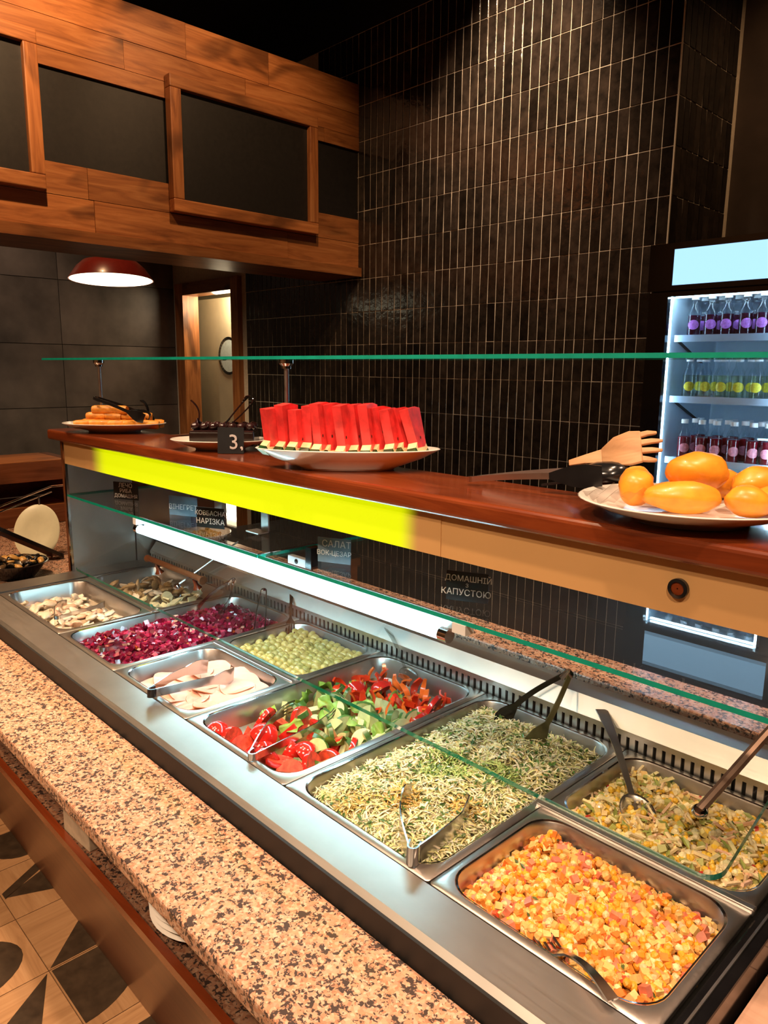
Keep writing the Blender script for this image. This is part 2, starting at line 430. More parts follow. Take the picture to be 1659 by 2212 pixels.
tm = tile_mesh()
tmesh = tm.mesh('tile', 'tile')
def lay_tiles(parent, spots, rz):
    """spots: (position, on-screen size rank); the 300 nearest are single tiles, the rest one joined part"""
    spots.sort(key=lambda s: -s[1])
    rest = MB()
    for n, (p, w) in enumerate(spots):
        rx, ry, rzz = rnd.gauss(0, .007), rnd.gauss(0, .004), rz + rnd.gauss(0, .010)
        dy = rnd.uniform(0, .0015)
        if n < 300:
            link('tile', tmesh, parent, p, rot=(rx, ry, rzz))
        else:
            m = rotm(rx, ry, rzz); rest.add([m @ Vector(q) + Vector(p) for q in tm.v], tm.f)
    if rest.v: tag(rest.build('tile_field', 'tile', parent), kind='stuff')
sp = []
for i in range(80):
    for n in range(-6, 10):
        x = XC - tw * (i + .5) - .004; z = 1.537 + th * (n + .5)
        if x < XL + .03: continue
        if x < -6.14 and (z < 2.60): continue
        if x < -5.0 and z > 2.6: continue
        d = Vector((x, YW, z - 1.6)).length
        sp.append(((x, YW, z), 1 / d))
lay_tiles(wb, sp, 0)
sp = []
for i in range(10):
    for n in range(1, 11):
        y = YW + .006 + tw * (i + .5); z = 1.537 + th * (n + .5)
        sp.append(((XC, y, z), 1 / y))
lay_tiles(wr, sp, PI / 2)
struct(MB().span(XC, 3.0, 4.80, 4.9, 0, ZCE).build('wall_niche', 'brownwall'))
wl = struct(MB().span(XL - .1, XL, -2.5, YW + .12, 0, ZCE).build('wall_left', 'black'))
slab = MB().span(0, .012, -.597, .597, -.297, .297).mesh('slab', 'stone')
for i in range(5):
    for j in range(7):
        link('slab', slab, wl, (XL, YW - .6 - 1.2 * i + (.6 if j % 2 else 0) * 0, .3 + .6 * j))
# door in the back wall
dr = bpy.data.objects.new('door_1', None); COL.objects.link(dr); dr.location = (-6.77, YW, 0); struct(dr, 'orange-brown door frame with pale door and round window', 'door')
def wpart(mb, name, mat, root, **k):
    o = mb.build(name, mat, root, **k); o.location = -Vector(root.location); return o
wpart(MB().span(-7.36, -7.20, YW - .05, YW + .13, 0, 2.44), 'door_jamb', 'plank_z', dr)
wpart(MB().span(-6.30, -6.18, YW - .05, YW + .13, 0, 2.44), 'door_jamb', 'plank_z', dr)
wpart(MB().span(-7.20, -6.30, YW - .05, YW + .13, 2.32, 2.44), 'door_head', 'plank_x', dr)
leaf = wpart(MB().span(-8.0, -6.75, YW + .42, YW + .46, 0, 2.33), 'door_leaf', 'cream', dr)
pt = [( -7.08 + .20 * math.cos(2 * PI * i / 32), 1.72 + .20 * math.sin(2 * PI * i / 32)) for i in range(32)]
mbp = MB(); mbp.loft([[Vector((x, YW + .405, z)) for x, z in pt], [Vector((-7.08 + (x + 7.08) * .86, YW + .41, 1.72 + (z - 1.72) * .86)) for x, z in pt]], False, False)
ring = mbp.build('porthole_ring', 'chrome', leaf)
mbp = MB(); mbp.add([(-7.08 + (x + 7.08) * .86, YW + .412, 1.72 + (z - 1.72) * .86) for x, z in pt], [tuple(range(32))])
mbp.build('porthole_pane', 'bluepane', leaf)
lc = bpy.data.lights.new('corridor_light', 'POINT'); lc.energy = 24; lc.color = (1, .80, .52); lc.shadow_soft_size = .15
lo_ = bpy.data.objects.new('corridor_light', lc); COL.objects.link(lo_); lo_.location = (-6.85, YW + .25, 2.28)
struct(MB().span(-8.6, -5.6, YW + .9, YW + .95, 0, 2.6).span(-8.6, -5.6, YW + .13, YW + .95, 2.6, 2.65).build('wall_corridor', 'cream'))

# wooden menu header hanging between the front and the tiled wall
XB = -4.536
hd = struct(MB().span(-5.0, XB - .022, -.6, YW - .002, 2.36, 3.68).build('wall_header', 'black'))
rows = [(3.47, 3.68), (3.31, 3.47), (3.215, 3.31), (2.55, 2.724), (2.37, 2.55)]
for r_, (z0, z1) in enumerate(rows):
    y = -.6; k = 0
    cuts = {0: [2.62, 3.24], 1: [2.21, 3.05], 2: [1.2, 3.72], 3: [1.95, 3.3], 4: [1.98, 3.38]}[r_]
    ys = [-.6, .55 + .17 * r_] + cuts + [YW - .004]
    for a, b in zip(ys[:-1], ys[1:]):
        o = MB().box((0, 0, 0), (.022, b - a - .003, z1 - z0 - .003)).build('plank', 'plank_y', hd)
        o.location = (XB - .011 + rnd.uniform(-.002, .002), (a + b) / 2, (z0 + z1) / 2)
o = MB().box((0, 0, 0), (.03, YW + .59, .49)).build('dark_panel', 'board', hd); o.location = (XB - .035, (YW - .6) / 2, 2.97)
for a, b in ((-.6, 1.4), (1.4, YW - .004)):
    o = MB().box((0, 0, 0), (.50, b - a - .002, .065)).build('bottom_board', 'plank_y', hd); o.location = (XB - .215, (a + b) / 2, 2.333)
def menu_frame(y0, y1, z0, z1, label):
    t = thing('menu_board', label, 'menu board', (XB, (y0 + y1) / 2, z0), group='framed menu boards')
    t.location.x = XB + .002
    X0, X1 = 0, .066; w = .075; yc = (y0 + y1) / 2; H = z1 - z0; W = (y1 - y0) / 2
    for nm_, a in (('frame_rail', (X0, X1, -W, W, 0, w)), ('frame_rail', (X0, X1, -W, W, H - w, H)), ('frame_stile', (X0, X1, -W, -W + w, w, H - w)), ('frame_stile', (X0, X1, W - w, W, w, H - w))):
        MB().span(*a).build(nm_, 'plank_z' if 'stile' in nm_ else 'plank_y', t, bevel=.006)
    MB().span(.002, .03, -W + w, W - w, w, H - w).build('panel', 'board', t)
menu_frame(2.462, 3.612, 2.555, 3.345, 'blank dark menu board in brown wooden frame nearest the tiled wall')
menu_frame(.53, 1.69, 2.555, 3.36, 'blank dark menu board in wooden frame cut off at left edge')

# pendant lamp behind the header
lamp = thing('pendant_lamp', 'dark red enamel pendant lamp glowing under the wooden header', 'lamp', (-5.75, 2.61, 2.245))
prof = [(.31, 0), (.305, .012), (.25, .09), (.20, .135), (.12, .155), (.055, .165), (.05, .21), (.02, .22)]
MB().lathe(prof, 32).build('lamp_shade', 'redlamp', lamp, smooth=40)
MB().lathe([(.302, .002), (.05, .003), (.001, .003)], 32).build('diffuser', 'lampin', lamp, smooth=True)
MB().tube([(0, 0, .2), (0, 0, 2.25)], .006, 6).build('cord', 'black', lamp)
lamp.rotation_euler = (R(-1.4), R(-3.4), 0)
ll = bpy.data.lights.new('pendant_bulb', 'SPOT'); ll.energy = 45; ll.color = (1, .8, .5); ll.spot_size = R(150); ll.spot_blend = .6; ll.shadow_soft_size = .2
llo = bpy.data.objects.new('pendant_bulb', ll); COL.objects.link(llo); llo.location = (-5.75, 2.61, 2.22)

# ------------------------------------------------------------------ serving counter
ZR = 0.91                         # rim level of the cold well
X0, X1 = -2.50, -0.283            # ends of the well
YF0, YF1, YB = .598, .678, 1.222
# front granite ledge and what stands below it
MB().span(-4.6, 1.0, .420, .592, .838, .868).build('tmp', 'granite')
o = bpy.data.objects['tmp']; o.name = 'granite_ledge'; tag(o, 'long speckled pink granite tray ledge in front of the salad well', 'ledge')
bm_ = o.modifiers.new('bevel', 'BEVEL'); bm_.width = .006; bm_.segments = 3
base = thing('counter_base', 'dark counter base with slanted brown panel below the granite ledge', 'counter', (-1.4, .75, 0))
def bpart(mb, name, mat, root=None, **k):
    root = root or base; o = mb.build(name, mat, root, **k); o.location = -Vector(root.location); return o
def prismx(poly, x0, x1):
    return MB().loft([[Vector((x0, y, z)) for y, z in poly], [Vector((x1, y, z)) for y, z in poly]], True, True)
bpart(prismx([(.440, .735), (.700, .0), (.716, .0), (.456, .735)], -4.6, 1.0), 'front_panel', 'brownpanel')
bpart(MB().span(-4.6, 1.0, .434, .447, .735, .750), 'panel_cap', 'mahog')
bpart(MB().span(-4.6, 1.0, .447, .70, .715, .740), 'lower_shelf', 'granite_shaded')
bpart(MB().span(-4.6, 1.0, .66, .70, .740, .838), 'back_board', 'black')
bpart(MB().span(-4.6, 1.0, .5925, .5975, .83, .904), 'rail_dark_reflection', 'black')  # black strip in place of the steel rail's dark reflection
o = MB().span(X0, X1 + .03, .73, 1.27, .0, .70).build('well_cabinet', 'black'); tag(o, 'black cabinet carrying the cold salad well', 'cabinet')
# stacked plates and a card box on the lower shelf
for i in range(9):
    pl = MB().lathe([(.001, .0), (.055, .0), (.06, .004), (.098, .012), (.10, .014), (.096, .0165), (.058, .0075), (.001, .006)], 40).mesh('saucer', 'white_plate', 50) if i == 0 else pl
    o = link('plate', pl, None, (-.965 + rnd.uniform(-.002, .002), .551, .740 + .0105 * i))
    tag(o, 'white plate, %s from the bottom of the stack under the granite ledge' % ORD[i], 'plate', 'plates stacked under the ledge')
cb = thing('card_box', 'small brown card box on the shelf under the granite ledge', 'box', (-1.285, .50, .740), R(4))
MB().box((0, 0, .041), (.10, .09, .082)).build('box_body', 'paper', cb, bevel=.002)
MB().box((0, -.004, .084), (.102, .095, .004)).build('box_lid', 'paper', cb)

# stainless frame of the well
fr = thing('salad_well', 'brushed stainless steel cold well that holds the food pans', 'salad well', (-1.39, .95, ZR))
def fpart(mb, name, mat, **k): return bpart(mb, name, mat, fr, **k)
fpart(prismx([(YF0, .862), (YF0, .902), (YF0 + .008, ZR), (YF1 - .0015, ZR), (YF1 - .0015, ZR - .03), (YF0 + .01, .862)], X0 - .10, X1 + .032), 'front_rail', 'steel')
fpart(MB().span(X1 + .004, X1 + .030, YF1, YB, .80, ZR - .002), 'end_rail', 'blackgloss', bevel=.003)
fpart(MB().span(X1 + .014, X1 + .017, YF1, YB, ZR - .003, ZR + .001), 'end_trim', 'steel_y')
fpart(prismx([(YF1, ZR - .006), (YB, ZR - .006), (YB, ZR), (YF1, ZR)], X0 - .02, X0 + .075), 'far_rail', 'steel_y')
fpart(MB().span(X0, X1, YF1, YB, .78, .785), 'well_bottom', 'steel')
# rear wall of the well: slotted air grille, sloping bright strip, flat steel ledge
fpart(prismx([(YB + .004, .80), (YB + .012, .932), (YB + .016, .932), (YB + .010, .80)], X0, X1 + .03), 'grille_back', 'black')
nsl = 128; pitch = (X1 + .02 - X0) / nsl
fin = MB().box((0, 0, 0), (pitch * .62, .006, .046)).mesh('grille_fin', 'steel')
for i in range(nsl):
    o = link('grille_fin', fin, fr); o.location = Vector((X0 + pitch * (i + .5), YB + .006, .915)) - fr.location
fpart(MB().span(X0, X1 + .03, YB + .001, YB + .012, .932, .942), 'grille_top_bar', 'steel')
fpart(MB().span(X0, X1 + .03, YB + .000, YB + .012, .86, .893), 'grille_bottom_bar', 'steel')
fpart(prismx([(YB + .002, .942), (YB + .026, .972), (YB + .030, .970), (YB + .008, .938)], X0, X1 + .03), 'sloped_strip', 'steel')
fpart(MB().span(X0, X1 + .03, YB + .026, 1.302, .962, .972), 'rear_ledge', 'steel')
o = MB().span(X0 - .05, X1 + .05, 1.304, 1.425, .955, .985).build('rear_granite_shelf', 'granite', bevel=.004); tag(o, 'speckled pink granite shelf behind the steel rear ledge', 'shelf')
o = MB().span(-2.0, X1, 1.29, 1.42, .30, .955).build('rear_cabinet', 'black'); tag(o, 'dark staff-side cabinet under the rear granite shelf', 'cabinet')
o = MB().span(-2.6, X1 + .05, 1.428, 2.05, .93, .955).build('added_dark_top', 'black'); tag(o, 'black top added behind the granite shelf to darken the view through glass', 'worktop')  # added black sheet: hides the floor so the glass reflections stand out
# worktop joining the near end of the well
MAT['pinkwood'] = wood('pinkish_planks', (.42, .25, .17), (.50, .31, .22), (.56, .36, .27), axis=0, rough=.45, knots=False, rvar=.12)
wt = thing('side_worktop', 'pinkish brown planked worktop at the near end of the counter', 'worktop', (.2, .95, .80))
yy_ = .60
for w_ in (.10, .075, .13, .05, .12, .10, .09):
    q_ = MB().box((0, 0, 0), (.85, w_ - .002, .03)).build('plank', 'pinkwood', wt); q_.location = Vector((.178, yy_ + w_ / 2, .85)) - wt.location; yy_ += w_
q_ = MB().span(-.24, .60, .73, yy_ - .01, .0, .835).build('carcass', 'black', wt); q_.location = -Vector(wt.location)
# divider bar between the front and the back half pans
fpart(MB().span(X1 - .335, X1 + .002, .941, .953, ZR - .004, ZR + .006), 'divider_bar', 'pan', bevel=.002)
fpart(MB().span(-1.603, -1.272, .941, .953, ZR - .004, ZR + .003), 'divider_bar', 'pan', bevel=.002)
fpart(MB().span(-2.40, -1.935, .941, .953, ZR - .004, ZR + .003), 'divider_bar', 'pan', bevel=.002)

# end panel of the counter
ep = thing('end_panel', 'tall stainless end panel closing the far end of the salad counter', 'panel', (X0 - .02, 1.2, ZR))
bpart(MB().span(X0 - .055, X0 - .02, .950, 1.56, ZR - .02, 1.352), 'panel_body', 'brownpanel', ep)
bpart(MB().span(X0 - .02, X0 - .014, .948, 1.175, ZR, 1.350), 'steel_sheet', 'steel_y', ep)
bpart(MB().span(X0 - .02, X0 - .013, 1.180, 1.40, ZR, 1.170), 'steel_sheet', 'steel_y', ep)
bpart(MB().span(X0 - .022, X0 - .010, .944, .952, ZR, 1.350), 'edge_strip', 'chrome', ep)

# mahogany shelf with fascia
sh = thing('wooden_shelf', 'glossy reddish mahogany shelf board running above the salad counter', 'shelf', (-1.4, 1.03, 1.357))
bpart(MB().span(-2.60, -.10, .925, 1.148, 1.357, 1.391), 'shelf_board', 'mahog', sh, bevel=.008, seg=3)
fa = bpart(MB().span(X0 - .015, -.10, .945, .965, 1.281, 1.357), 'fascia', 'beige', sh)
# yellow length of the fascia: glow put into emission and colour, faded at both ends
m, nt, b = nm('fascia_yellow_glow'); b.inputs['Roughness'].default_value = .35
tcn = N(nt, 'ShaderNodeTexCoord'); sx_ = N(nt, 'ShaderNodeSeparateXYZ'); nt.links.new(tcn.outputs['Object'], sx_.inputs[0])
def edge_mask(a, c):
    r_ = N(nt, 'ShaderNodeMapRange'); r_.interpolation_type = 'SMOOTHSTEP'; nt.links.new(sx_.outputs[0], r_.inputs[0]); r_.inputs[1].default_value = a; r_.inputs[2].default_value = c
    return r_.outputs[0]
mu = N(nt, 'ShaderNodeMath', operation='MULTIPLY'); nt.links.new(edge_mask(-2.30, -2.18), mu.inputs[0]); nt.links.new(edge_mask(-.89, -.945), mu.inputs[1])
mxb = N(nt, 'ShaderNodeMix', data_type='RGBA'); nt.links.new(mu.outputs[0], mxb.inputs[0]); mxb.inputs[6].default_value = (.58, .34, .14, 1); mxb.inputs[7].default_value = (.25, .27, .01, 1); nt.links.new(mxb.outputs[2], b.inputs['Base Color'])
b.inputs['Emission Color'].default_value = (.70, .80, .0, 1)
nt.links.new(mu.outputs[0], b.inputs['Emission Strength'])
MAT['yellow_glow'] = m
ap = bpart(MB().span(-2.34, -.84, .9435, .946, 1.2815, 1.3565), 'glow_panel', 'yellow_glow', sh)
kn = MB(); kn.lathe([(.0135, 0), (.0135, .006), (.009, .007)], 28, cap1=False); 
kr = kn.build('lock_ring', 'blackpl', sh, smooth=40); kr.location = Vector((-.417, .9445, 1.319)) - sh.location; kr.rotation_euler = (PI / 2, 0, 0)
kc = MB().lathe([(.009, .0), (.009, .005), (.001, .0055)], 20).build('lock_core', 'mahog', sh); kc.location = kr.location; kc.rotation_euler = (PI / 2, 0, 0)
for x in (-1.86, -.30):
    bpart(MB().span(x - .02, x + .02, 1.125, 1.140, 1.188, 1.357), 'support_bracket', 'steel', sh)

# glass shelf under the fascia (mirrors the tiled wall) and its clamps
def pane(name, label, x0, x1, y0, y1, z, t=.008, root=None):
    """horizontal pane, green edges"""
    me = MB(); me.span(x0, x1, y0, y1, z - t, z); me.mi = [0, 0, 1, 1, 1, 1]
    return me
gs = thing('glass_shelf', 'clear glass shelf with green edge carrying the name cards', 'glass shelf', (-1.4, 1.1, 1.178))
for a, c in ((X0 - .012, -1.405), (-1.401, -.12)):
    bpart(pane('', '', a, c, .947, 1.32, 1.178), 'glass_pane', ['glass', 'edge'], gs)
bpart(MB().span(-1.4055, -1.4005, .95, 1.32, 1.1775, 1.1795), 'joint_strip', 'chrome', gs)
cl_ = bpart(MB().span(-1.385, -1.32, 1.02, 1.034, 1.150, 1.169), 'clamp_plate', 'whitepl', gs)
bpart(MB().span(-1.318, -1.298, 1.02, 1.05, 1.15, 1.2), 'clamp_block', 'blackpl', gs)
bpart(MB().ellipsoid((-1.352, 1.019, 1.160), (.006, .003, .006)), 'clamp_screw', 'blackpl', gs)
ag = thing('angle_bracket', 'grey metal angle bracket standing on the glass shelf', 'bracket', (-1.605, 1.10, 1.178))
MB().span(-.028, .028, -.032, .004, 0, .003).span(-.004, .028, .0, .004, 0, .10).build('bracket_plate', 'steel', ag)
# fluorescent tube under the front edge of the glass
tb = thing('tube_light', 'glowing white fluorescent tube under the glass shelf edge', 'tube light', (-1.43, .957, 1.137))
bpart(MB().tube([(-2.01, .957, 1.137), (-.845, .957, 1.137)], .0115, 14), 'glowing_tube', 'tube', tb, smooth=40)
for a, c in ((-2.03, -2.01), (-.845, -.825)):
    bpart(MB().tube([(a, .957, 1.137), (c, .957, 1.137)], .0135, 14), 'end_cap', 'chrome', tb, smooth=40)
    bpart(MB().span(min(a, c) - (.0 if a < -1.5 else -.035), max(a, c) + (.0 if a < -1.5 else .045), .945, .968, 1.152, 1.170), 'holder', 'whitepl', tb)
bpart(MB().span(-2.03, -.80, .968, .973, 1.142, 1.170), 'batten', 'steel', tb)

# tilted glass lids over the back half of the well
def lid(x0, x1, label, rr_):
    t = thing('glass_cover', label, 'glass lid', ((x0 + x1) / 2, .947, .920), group='glass covers over the rear pans')
    W = (x1 - x0) / 2; L = .335; r = .028; th_ = .0105
    def loop(z, k=0):
        pts = []
        for i in range(9):
            a = R(270 + 90 * i / 8); rr2 = r if rr_ else .004
            pts.append(Vector((W - rr2 + rr2 * math.cos(a), rr2 + rr2 * math.sin(a), z)))
        pts += [Vector((W, L, z)), Vector((-W, L, z))]
        for i in range(9):
            a = R(180 + 90 * i / 8); rr2 = .004
            pts.append(Vector((-W + rr2 + rr2 * math.cos(a), rr2 + rr2 * math.sin(a), z)))
        return pts
    mb = MB(); mb.m = 1; mb.loft([loop(0), loop(th_)]); mb.m = 0
    mb.mi = [0 if (9 if rr_ else 8) <= q <= 10 else 1 for q in range(len(mb.mi))]
    n = len(loop(0)); mb.add(loop(0), [tuple(range(n - 1, -1, -1))]); mb.add(loop(th_), [tuple(range(n))])
    mb.build('glass_pane', ['glass', 'edge'], t)
    t.rotation_euler = (R(17), 0, 0)
    return t
l1 = lid(X0 + .02, -1.945, 'small tilted glass lid with dark handle at the far end', False)
l2 = lid(-1.938, -.33, 'long tilted glass lid with green edge over the rear pans', True)
hb = MB().tube([(-.17, 0, .045), (-.15, 0, .047), (.15, 0, .047), (.17, 0, .045)], [.012, .009, .009, .013], 12).build('handle_bar', 'brownpanel', l1, smooth=40)
hb.location = (.20, .13, 0)
for s in (-.115, .115):
    o = MB().lathe([(.014, .006), (.010, .012), (.0065, .02), (.0065, .04), (.012, .046)], 14).build('handle_post', 'mahog', l1, smooth=40); o.location = (.20 + s, .13, 0)
for lid_, px in ((l1, .25), (l2, .735)):
    o = MB().tube([(px, .10, .014), (px + .035, .25, .055), (px + .05, .31, .07)], .0075 if lid_ is l2 else .003, 8).build('stay_arm', 'pan' if lid_ is l1 else MAT.setdefault('stay', plain('bronze_stay', (.22, .15, .11), .4, .6)), lid_, smooth=40)
    MB().lathe([(.012, .009), (.012, .014), (.008, .019), (.001, .020)], 16, c=(px, .10, 0)).build('stay_pad', 'chrome', lid_, smooth=40)

# eye-level glass sheet on slim posts
gg = thing('sneeze_guard', 'thin eye level glass sheet on slim chrome posts above the wooden shelf', 'glass guard', (-1.4, 1.06, 1.391))
bpart(pane('', '', -2.75, .0, .98, 1.13, 1.625, .007), 'glass_sheet', ['glass', 'edge'], gg)
for x in (-2.50, -1.455, -.12):
    p = bpart(MB().tube([(x, 1.075, 1.391), (x, 1.075, 1.612)], .006, 12), 'post', 'pan', gg, smooth=40)
    q = MB().lathe([(.012, 0), (.012, .006), (.018, .012), (.018, .020)], 16, c=(x, 1.075, 1.598)).build('post_clamp', 'chrome', p, smooth=40)

# ------------------------------------------------------------------ gastronorm pans
def pan(x0, x1, y0, y1, label, depth=.062, r=.045):
    t = thing('food_pan', label, 'food pan', ((x0 + x1) / 2, (y0 + y1) / 2, ZR), group='steel food pans in the well')
    cx, cy = (x0 + x1) / 2, (y0 + y1) / 2; a, c = (x1 - x0) / 2 - .0012, (y1 - y0) / 2 - .0012
    e = .012
    L = [rrect(-a, a, -c, c, .006, -.007), rrect(-a, a, -c, c, .006, -.0008), rrect(-a + .001, a - .001, -c + .001, c - .001, .007, .0002),
         rrect(-a + e * .7, a - e * .7, -c + e * .7, c - e * .7, r * .92, .0012), rrect(-a + e, a - e, -c + e, c - e, r, .0012), rrect(-a + e + .003, a - e - .003, -c + e + .003, c - e - .003, r, -.003),
         rrect(-a + e + .007, a - e - .007, -c + e + .007, c - e - .007, r, -depth * .7), rrect(-a + e + .013, a - e - .013, -c + e + .013, c - e - .013, r * .9, -depth)]
    MB().loft(L, False, True).build('pan_body', 'pan', t, smooth=40)
    body = t.children[0]
    MB().loft([rrect(-a + e + .0005, a - e - .0005, -c + e + .0005, c - e - .0005, r, .0016), rrect(-a + e + .003, a - e - .003, -c + e + .003, c - e - .003, r, .0006)]).build('pan_lip', 'chrome', body, smooth=True)
    return t
BX = [-.283, -.612, -.943, -1.272, -1.602, -1.932, -2.41]
YM = .947
pan(BX[1], BX[0], YF1, YM, 'half size steel pan of diced corn and potato salad nearest the camera')
pan(BX[1], BX[0], YM, YB, 'half size steel pan of chicken salad behind the corn salad')
pan(BX[2], BX[1], YF1, YB, 'full size steel pan of shredded cabbage salad')
pan(BX[3], BX[2], YF1, YB, 'full size steel pan of sliced tomatoes, cucumbers and peppers')
pan(BX[4], BX[3], YF1, YM, 'half size steel pan of pale ham slices')
pan(BX[4], BX[3], YM, YB, 'half size steel pan of green olives')
pan(BX[5], BX[4], YF1, YB, 'full size steel pan of dark red beet salad')
pan(BX[6], BX[5], YF1, YM, 'steel pan of whitish seafood at the far front corner')
pan(BX[6], BX[5], YM, YB, 'steel pan of fish and cheese pieces under the small lid')

# ------------------------------------------------------------------ food in the pans
MAT['salad'] = attr_mat('diced_salad', .42, .15, .1)
MAT['shred'] = attr_mat('shredded_cabbage', .45, .1, .1, bmp=.1)
MAT['beet'] = attr_mat('beet_dice', .22, .5)
def fbm(x, y, s, seed): return noise.noise(Vector((x * s, y * s, seed))) * .6 + noise.noise(Vector((x * s * 2.3, y * s * 2.3, seed + 5))) * .3
def fill_z(x, y, reg, z0, amp, seed):
    x0, x1, y0, y1 = reg; u = (x - x0) / (x1 - x0) * 2 - 1; v = (y - y0) / (y1 - y0) * 2 - 1
    e = max(abs(u), abs(v)); k = 1 - max(0, (e - .72) / .28) ** 2
    return z0 + amp * (fbm(x, y, 22, seed) + .35) * k - .014 * (1 - k)
def inside(x, y, reg, r=.04):
    x0, x1, y0, y1 = reg
    dx = max(x0 + r - x, 0, x - (x1 - r)); dy = max(y0 + r - y, 0, y - (y1 - r))
    return dx * dx + dy * dy < r * r
def bed(mb, reg, z0, amp, seed, color, n=36):
    x0, x1, y0, y1 = reg; c0 = mb.c; mb.c = color
    vs_ = []; fs = []
    for i in range(n + 1):
        for j in range(n + 1):
            u, v = i / n * 2 - 1, j / n * 2 - 1
            # squircle map keeps the bed inside the rounded pan
            uu = u * math.sqrt(1 - .22 * v * v); vv = v * math.sqrt(1 - .22 * u * u)
            x = (x0 + x1) / 2 + uu * (x1 - x0) / 2; y = (y0 + y1) / 2 + vv * (y1 - y0) / 2
            vs_.append((x, y, fill_z(x, y, reg, z0 - .005, amp, seed)))
    for i in range(n):
        for j in range(n):
            a = i * (n + 1) + j; fs.append((a, a + n + 1, a + n + 2, a + 1))
    mb.add(vs_, fs); mb.c = c0
def jit(c, k=.15):
    q = 1 + rnd.uniform(-k, k); return tuple(min(1, max(0, x * q * (1 + rnd.uniform(-.05, .05)))) for x in c)
def dice_pile(name, label, cat, reg, z0, amp, n, kinds, bedcol, mat='salad', seed=1):
    mb = MB().colored(); bed(mb, reg, z0, amp, seed, bedcol)
    tot = sum(k[0] for k in kinds)
    for _ in range(n):
        for t in range(20):
            x = rnd.uniform(reg[0], reg[1]); y = rnd.uniform(reg[2], reg[3])
            if inside(x, y, reg): break
        q = rnd.uniform(0, tot)
        for w, shape, s0, s1, c in kinds:
            q -= w
            if q <= 0: break
        s = rnd.uniform(s0, s1); mb.c = jit(c)
        z = fill_z(x, y, reg, z0, amp, seed) + rnd.uniform(-.2, .75) * s
        if shape == 'cube':
            mb.box((x, y, z), (s, s * rnd.uniform(.7, 1.2), s * rnd.uniform(.6, 1)), rrot(), rnd.uniform(.75, .95))
        elif shape == 'corn':
            mb.ellipsoid((x, y, z), (s * .55, s * .5, s * .42), rrot(), 7, 5)
        elif shape == 'ball':
            mb.ellipsoid((x, y, z), (s * .5, s * .5, s * .5), rrot(), 8, 5, .25, rnd.random() * 30)
        elif shape == 'stick':
            mb.box((x, y, z), (s, s * .18, s * .16), rotm(rnd.gauss(0, .3), rnd.gauss(0, .35), rnd.uniform(0, 6.28)), .85)
        elif shape == 'leaf':
            m = rotm(rnd.gauss(0, .5), rnd.gauss(0, .5), rnd.uniform(0, 6.28)); c3 = Vector((x, y, z + .002))
            pts = [m @ Vector(p) * s + c3 for p in ((-.5, 0, 0), (-.1, .2, .05), (.5, .03, -.02), (-.05, -.2, .06))]
            mb.add(pts, [(0, 1, 2), (0, 2, 3)])
    o = mb.build(name, mat); return tag(o, label, cat, kind='stuff')
def shred_pile(name, label, cat, reg, z0, amp, n, cols, bedcol, L=(.014, .034), seed=3, patches=()):
    mb = MB().colored(); bed(mb, reg, z0, amp, seed, bedcol)
    for _ in range(n):
        for t in range(20):
            x = rnd.uniform(reg[0], reg[1]); y = rnd.uniform(reg[2], reg[3])
            if inside(x, y, reg): break
        mb.c = jit(rnd.choice(cols), .2)
        for (px, py, pr, pc) in patches:
            if (x - px) ** 2 + (y - py) ** 2 < pr * pr and rnd.random() < .75: mb.c = jit(pc, .2)
        z = fill_z(x, y, reg, z0, amp, seed) + rnd.uniform(-.002, .007)
        a = rnd.uniform(0, 6.28); l = rnd.uniform(*L); cv = rnd.gauss(0, 1.1); tl = rnd.gauss(0, .28); w = rnd.uniform(.0007, .0016)
        p = []; d = a
        cx, cy = x - math.cos(a) * l / 2, y - math.sin(a) * l / 2; zz = z - math.sin(tl) * l / 2
        for i in range(5):
            p.append(Vector((cx, cy, zz))); d = a + cv * i / 4; cx += math.cos(d) * l / 4; cy += math.sin(d) * l / 4; zz += math.sin(tl) * l / 4 + .0012 * (2 - i)
        if not all(inside(q.x, q.y, reg, .035) for q in (p[0], p[-1])): continue
        s = Vector((-math.sin(a), math.cos(a), rnd.uniform(-.5, .5))).normalized() * w
        vs_ = []
        for q in p: vs_ += [q + s, q - s]
        vs_ += [p[2] + Vector((0, 0, .0018))]
        mb.add(vs_[:-1], [(2 * i, 2 * i + 1, 2 * i + 3, 2 * i + 2) for i in range(4)])
    o = mb.build(name, 'shred'); return tag(o, label, cat, kind='stuff')
def reg(ix, y0, y1, m=.021, x0=None, x1=None): return (BX[ix + 1] + m if x0 is None else x0, BX[ix] - m if x1 is None else x1, y0 + m, y1 - m)

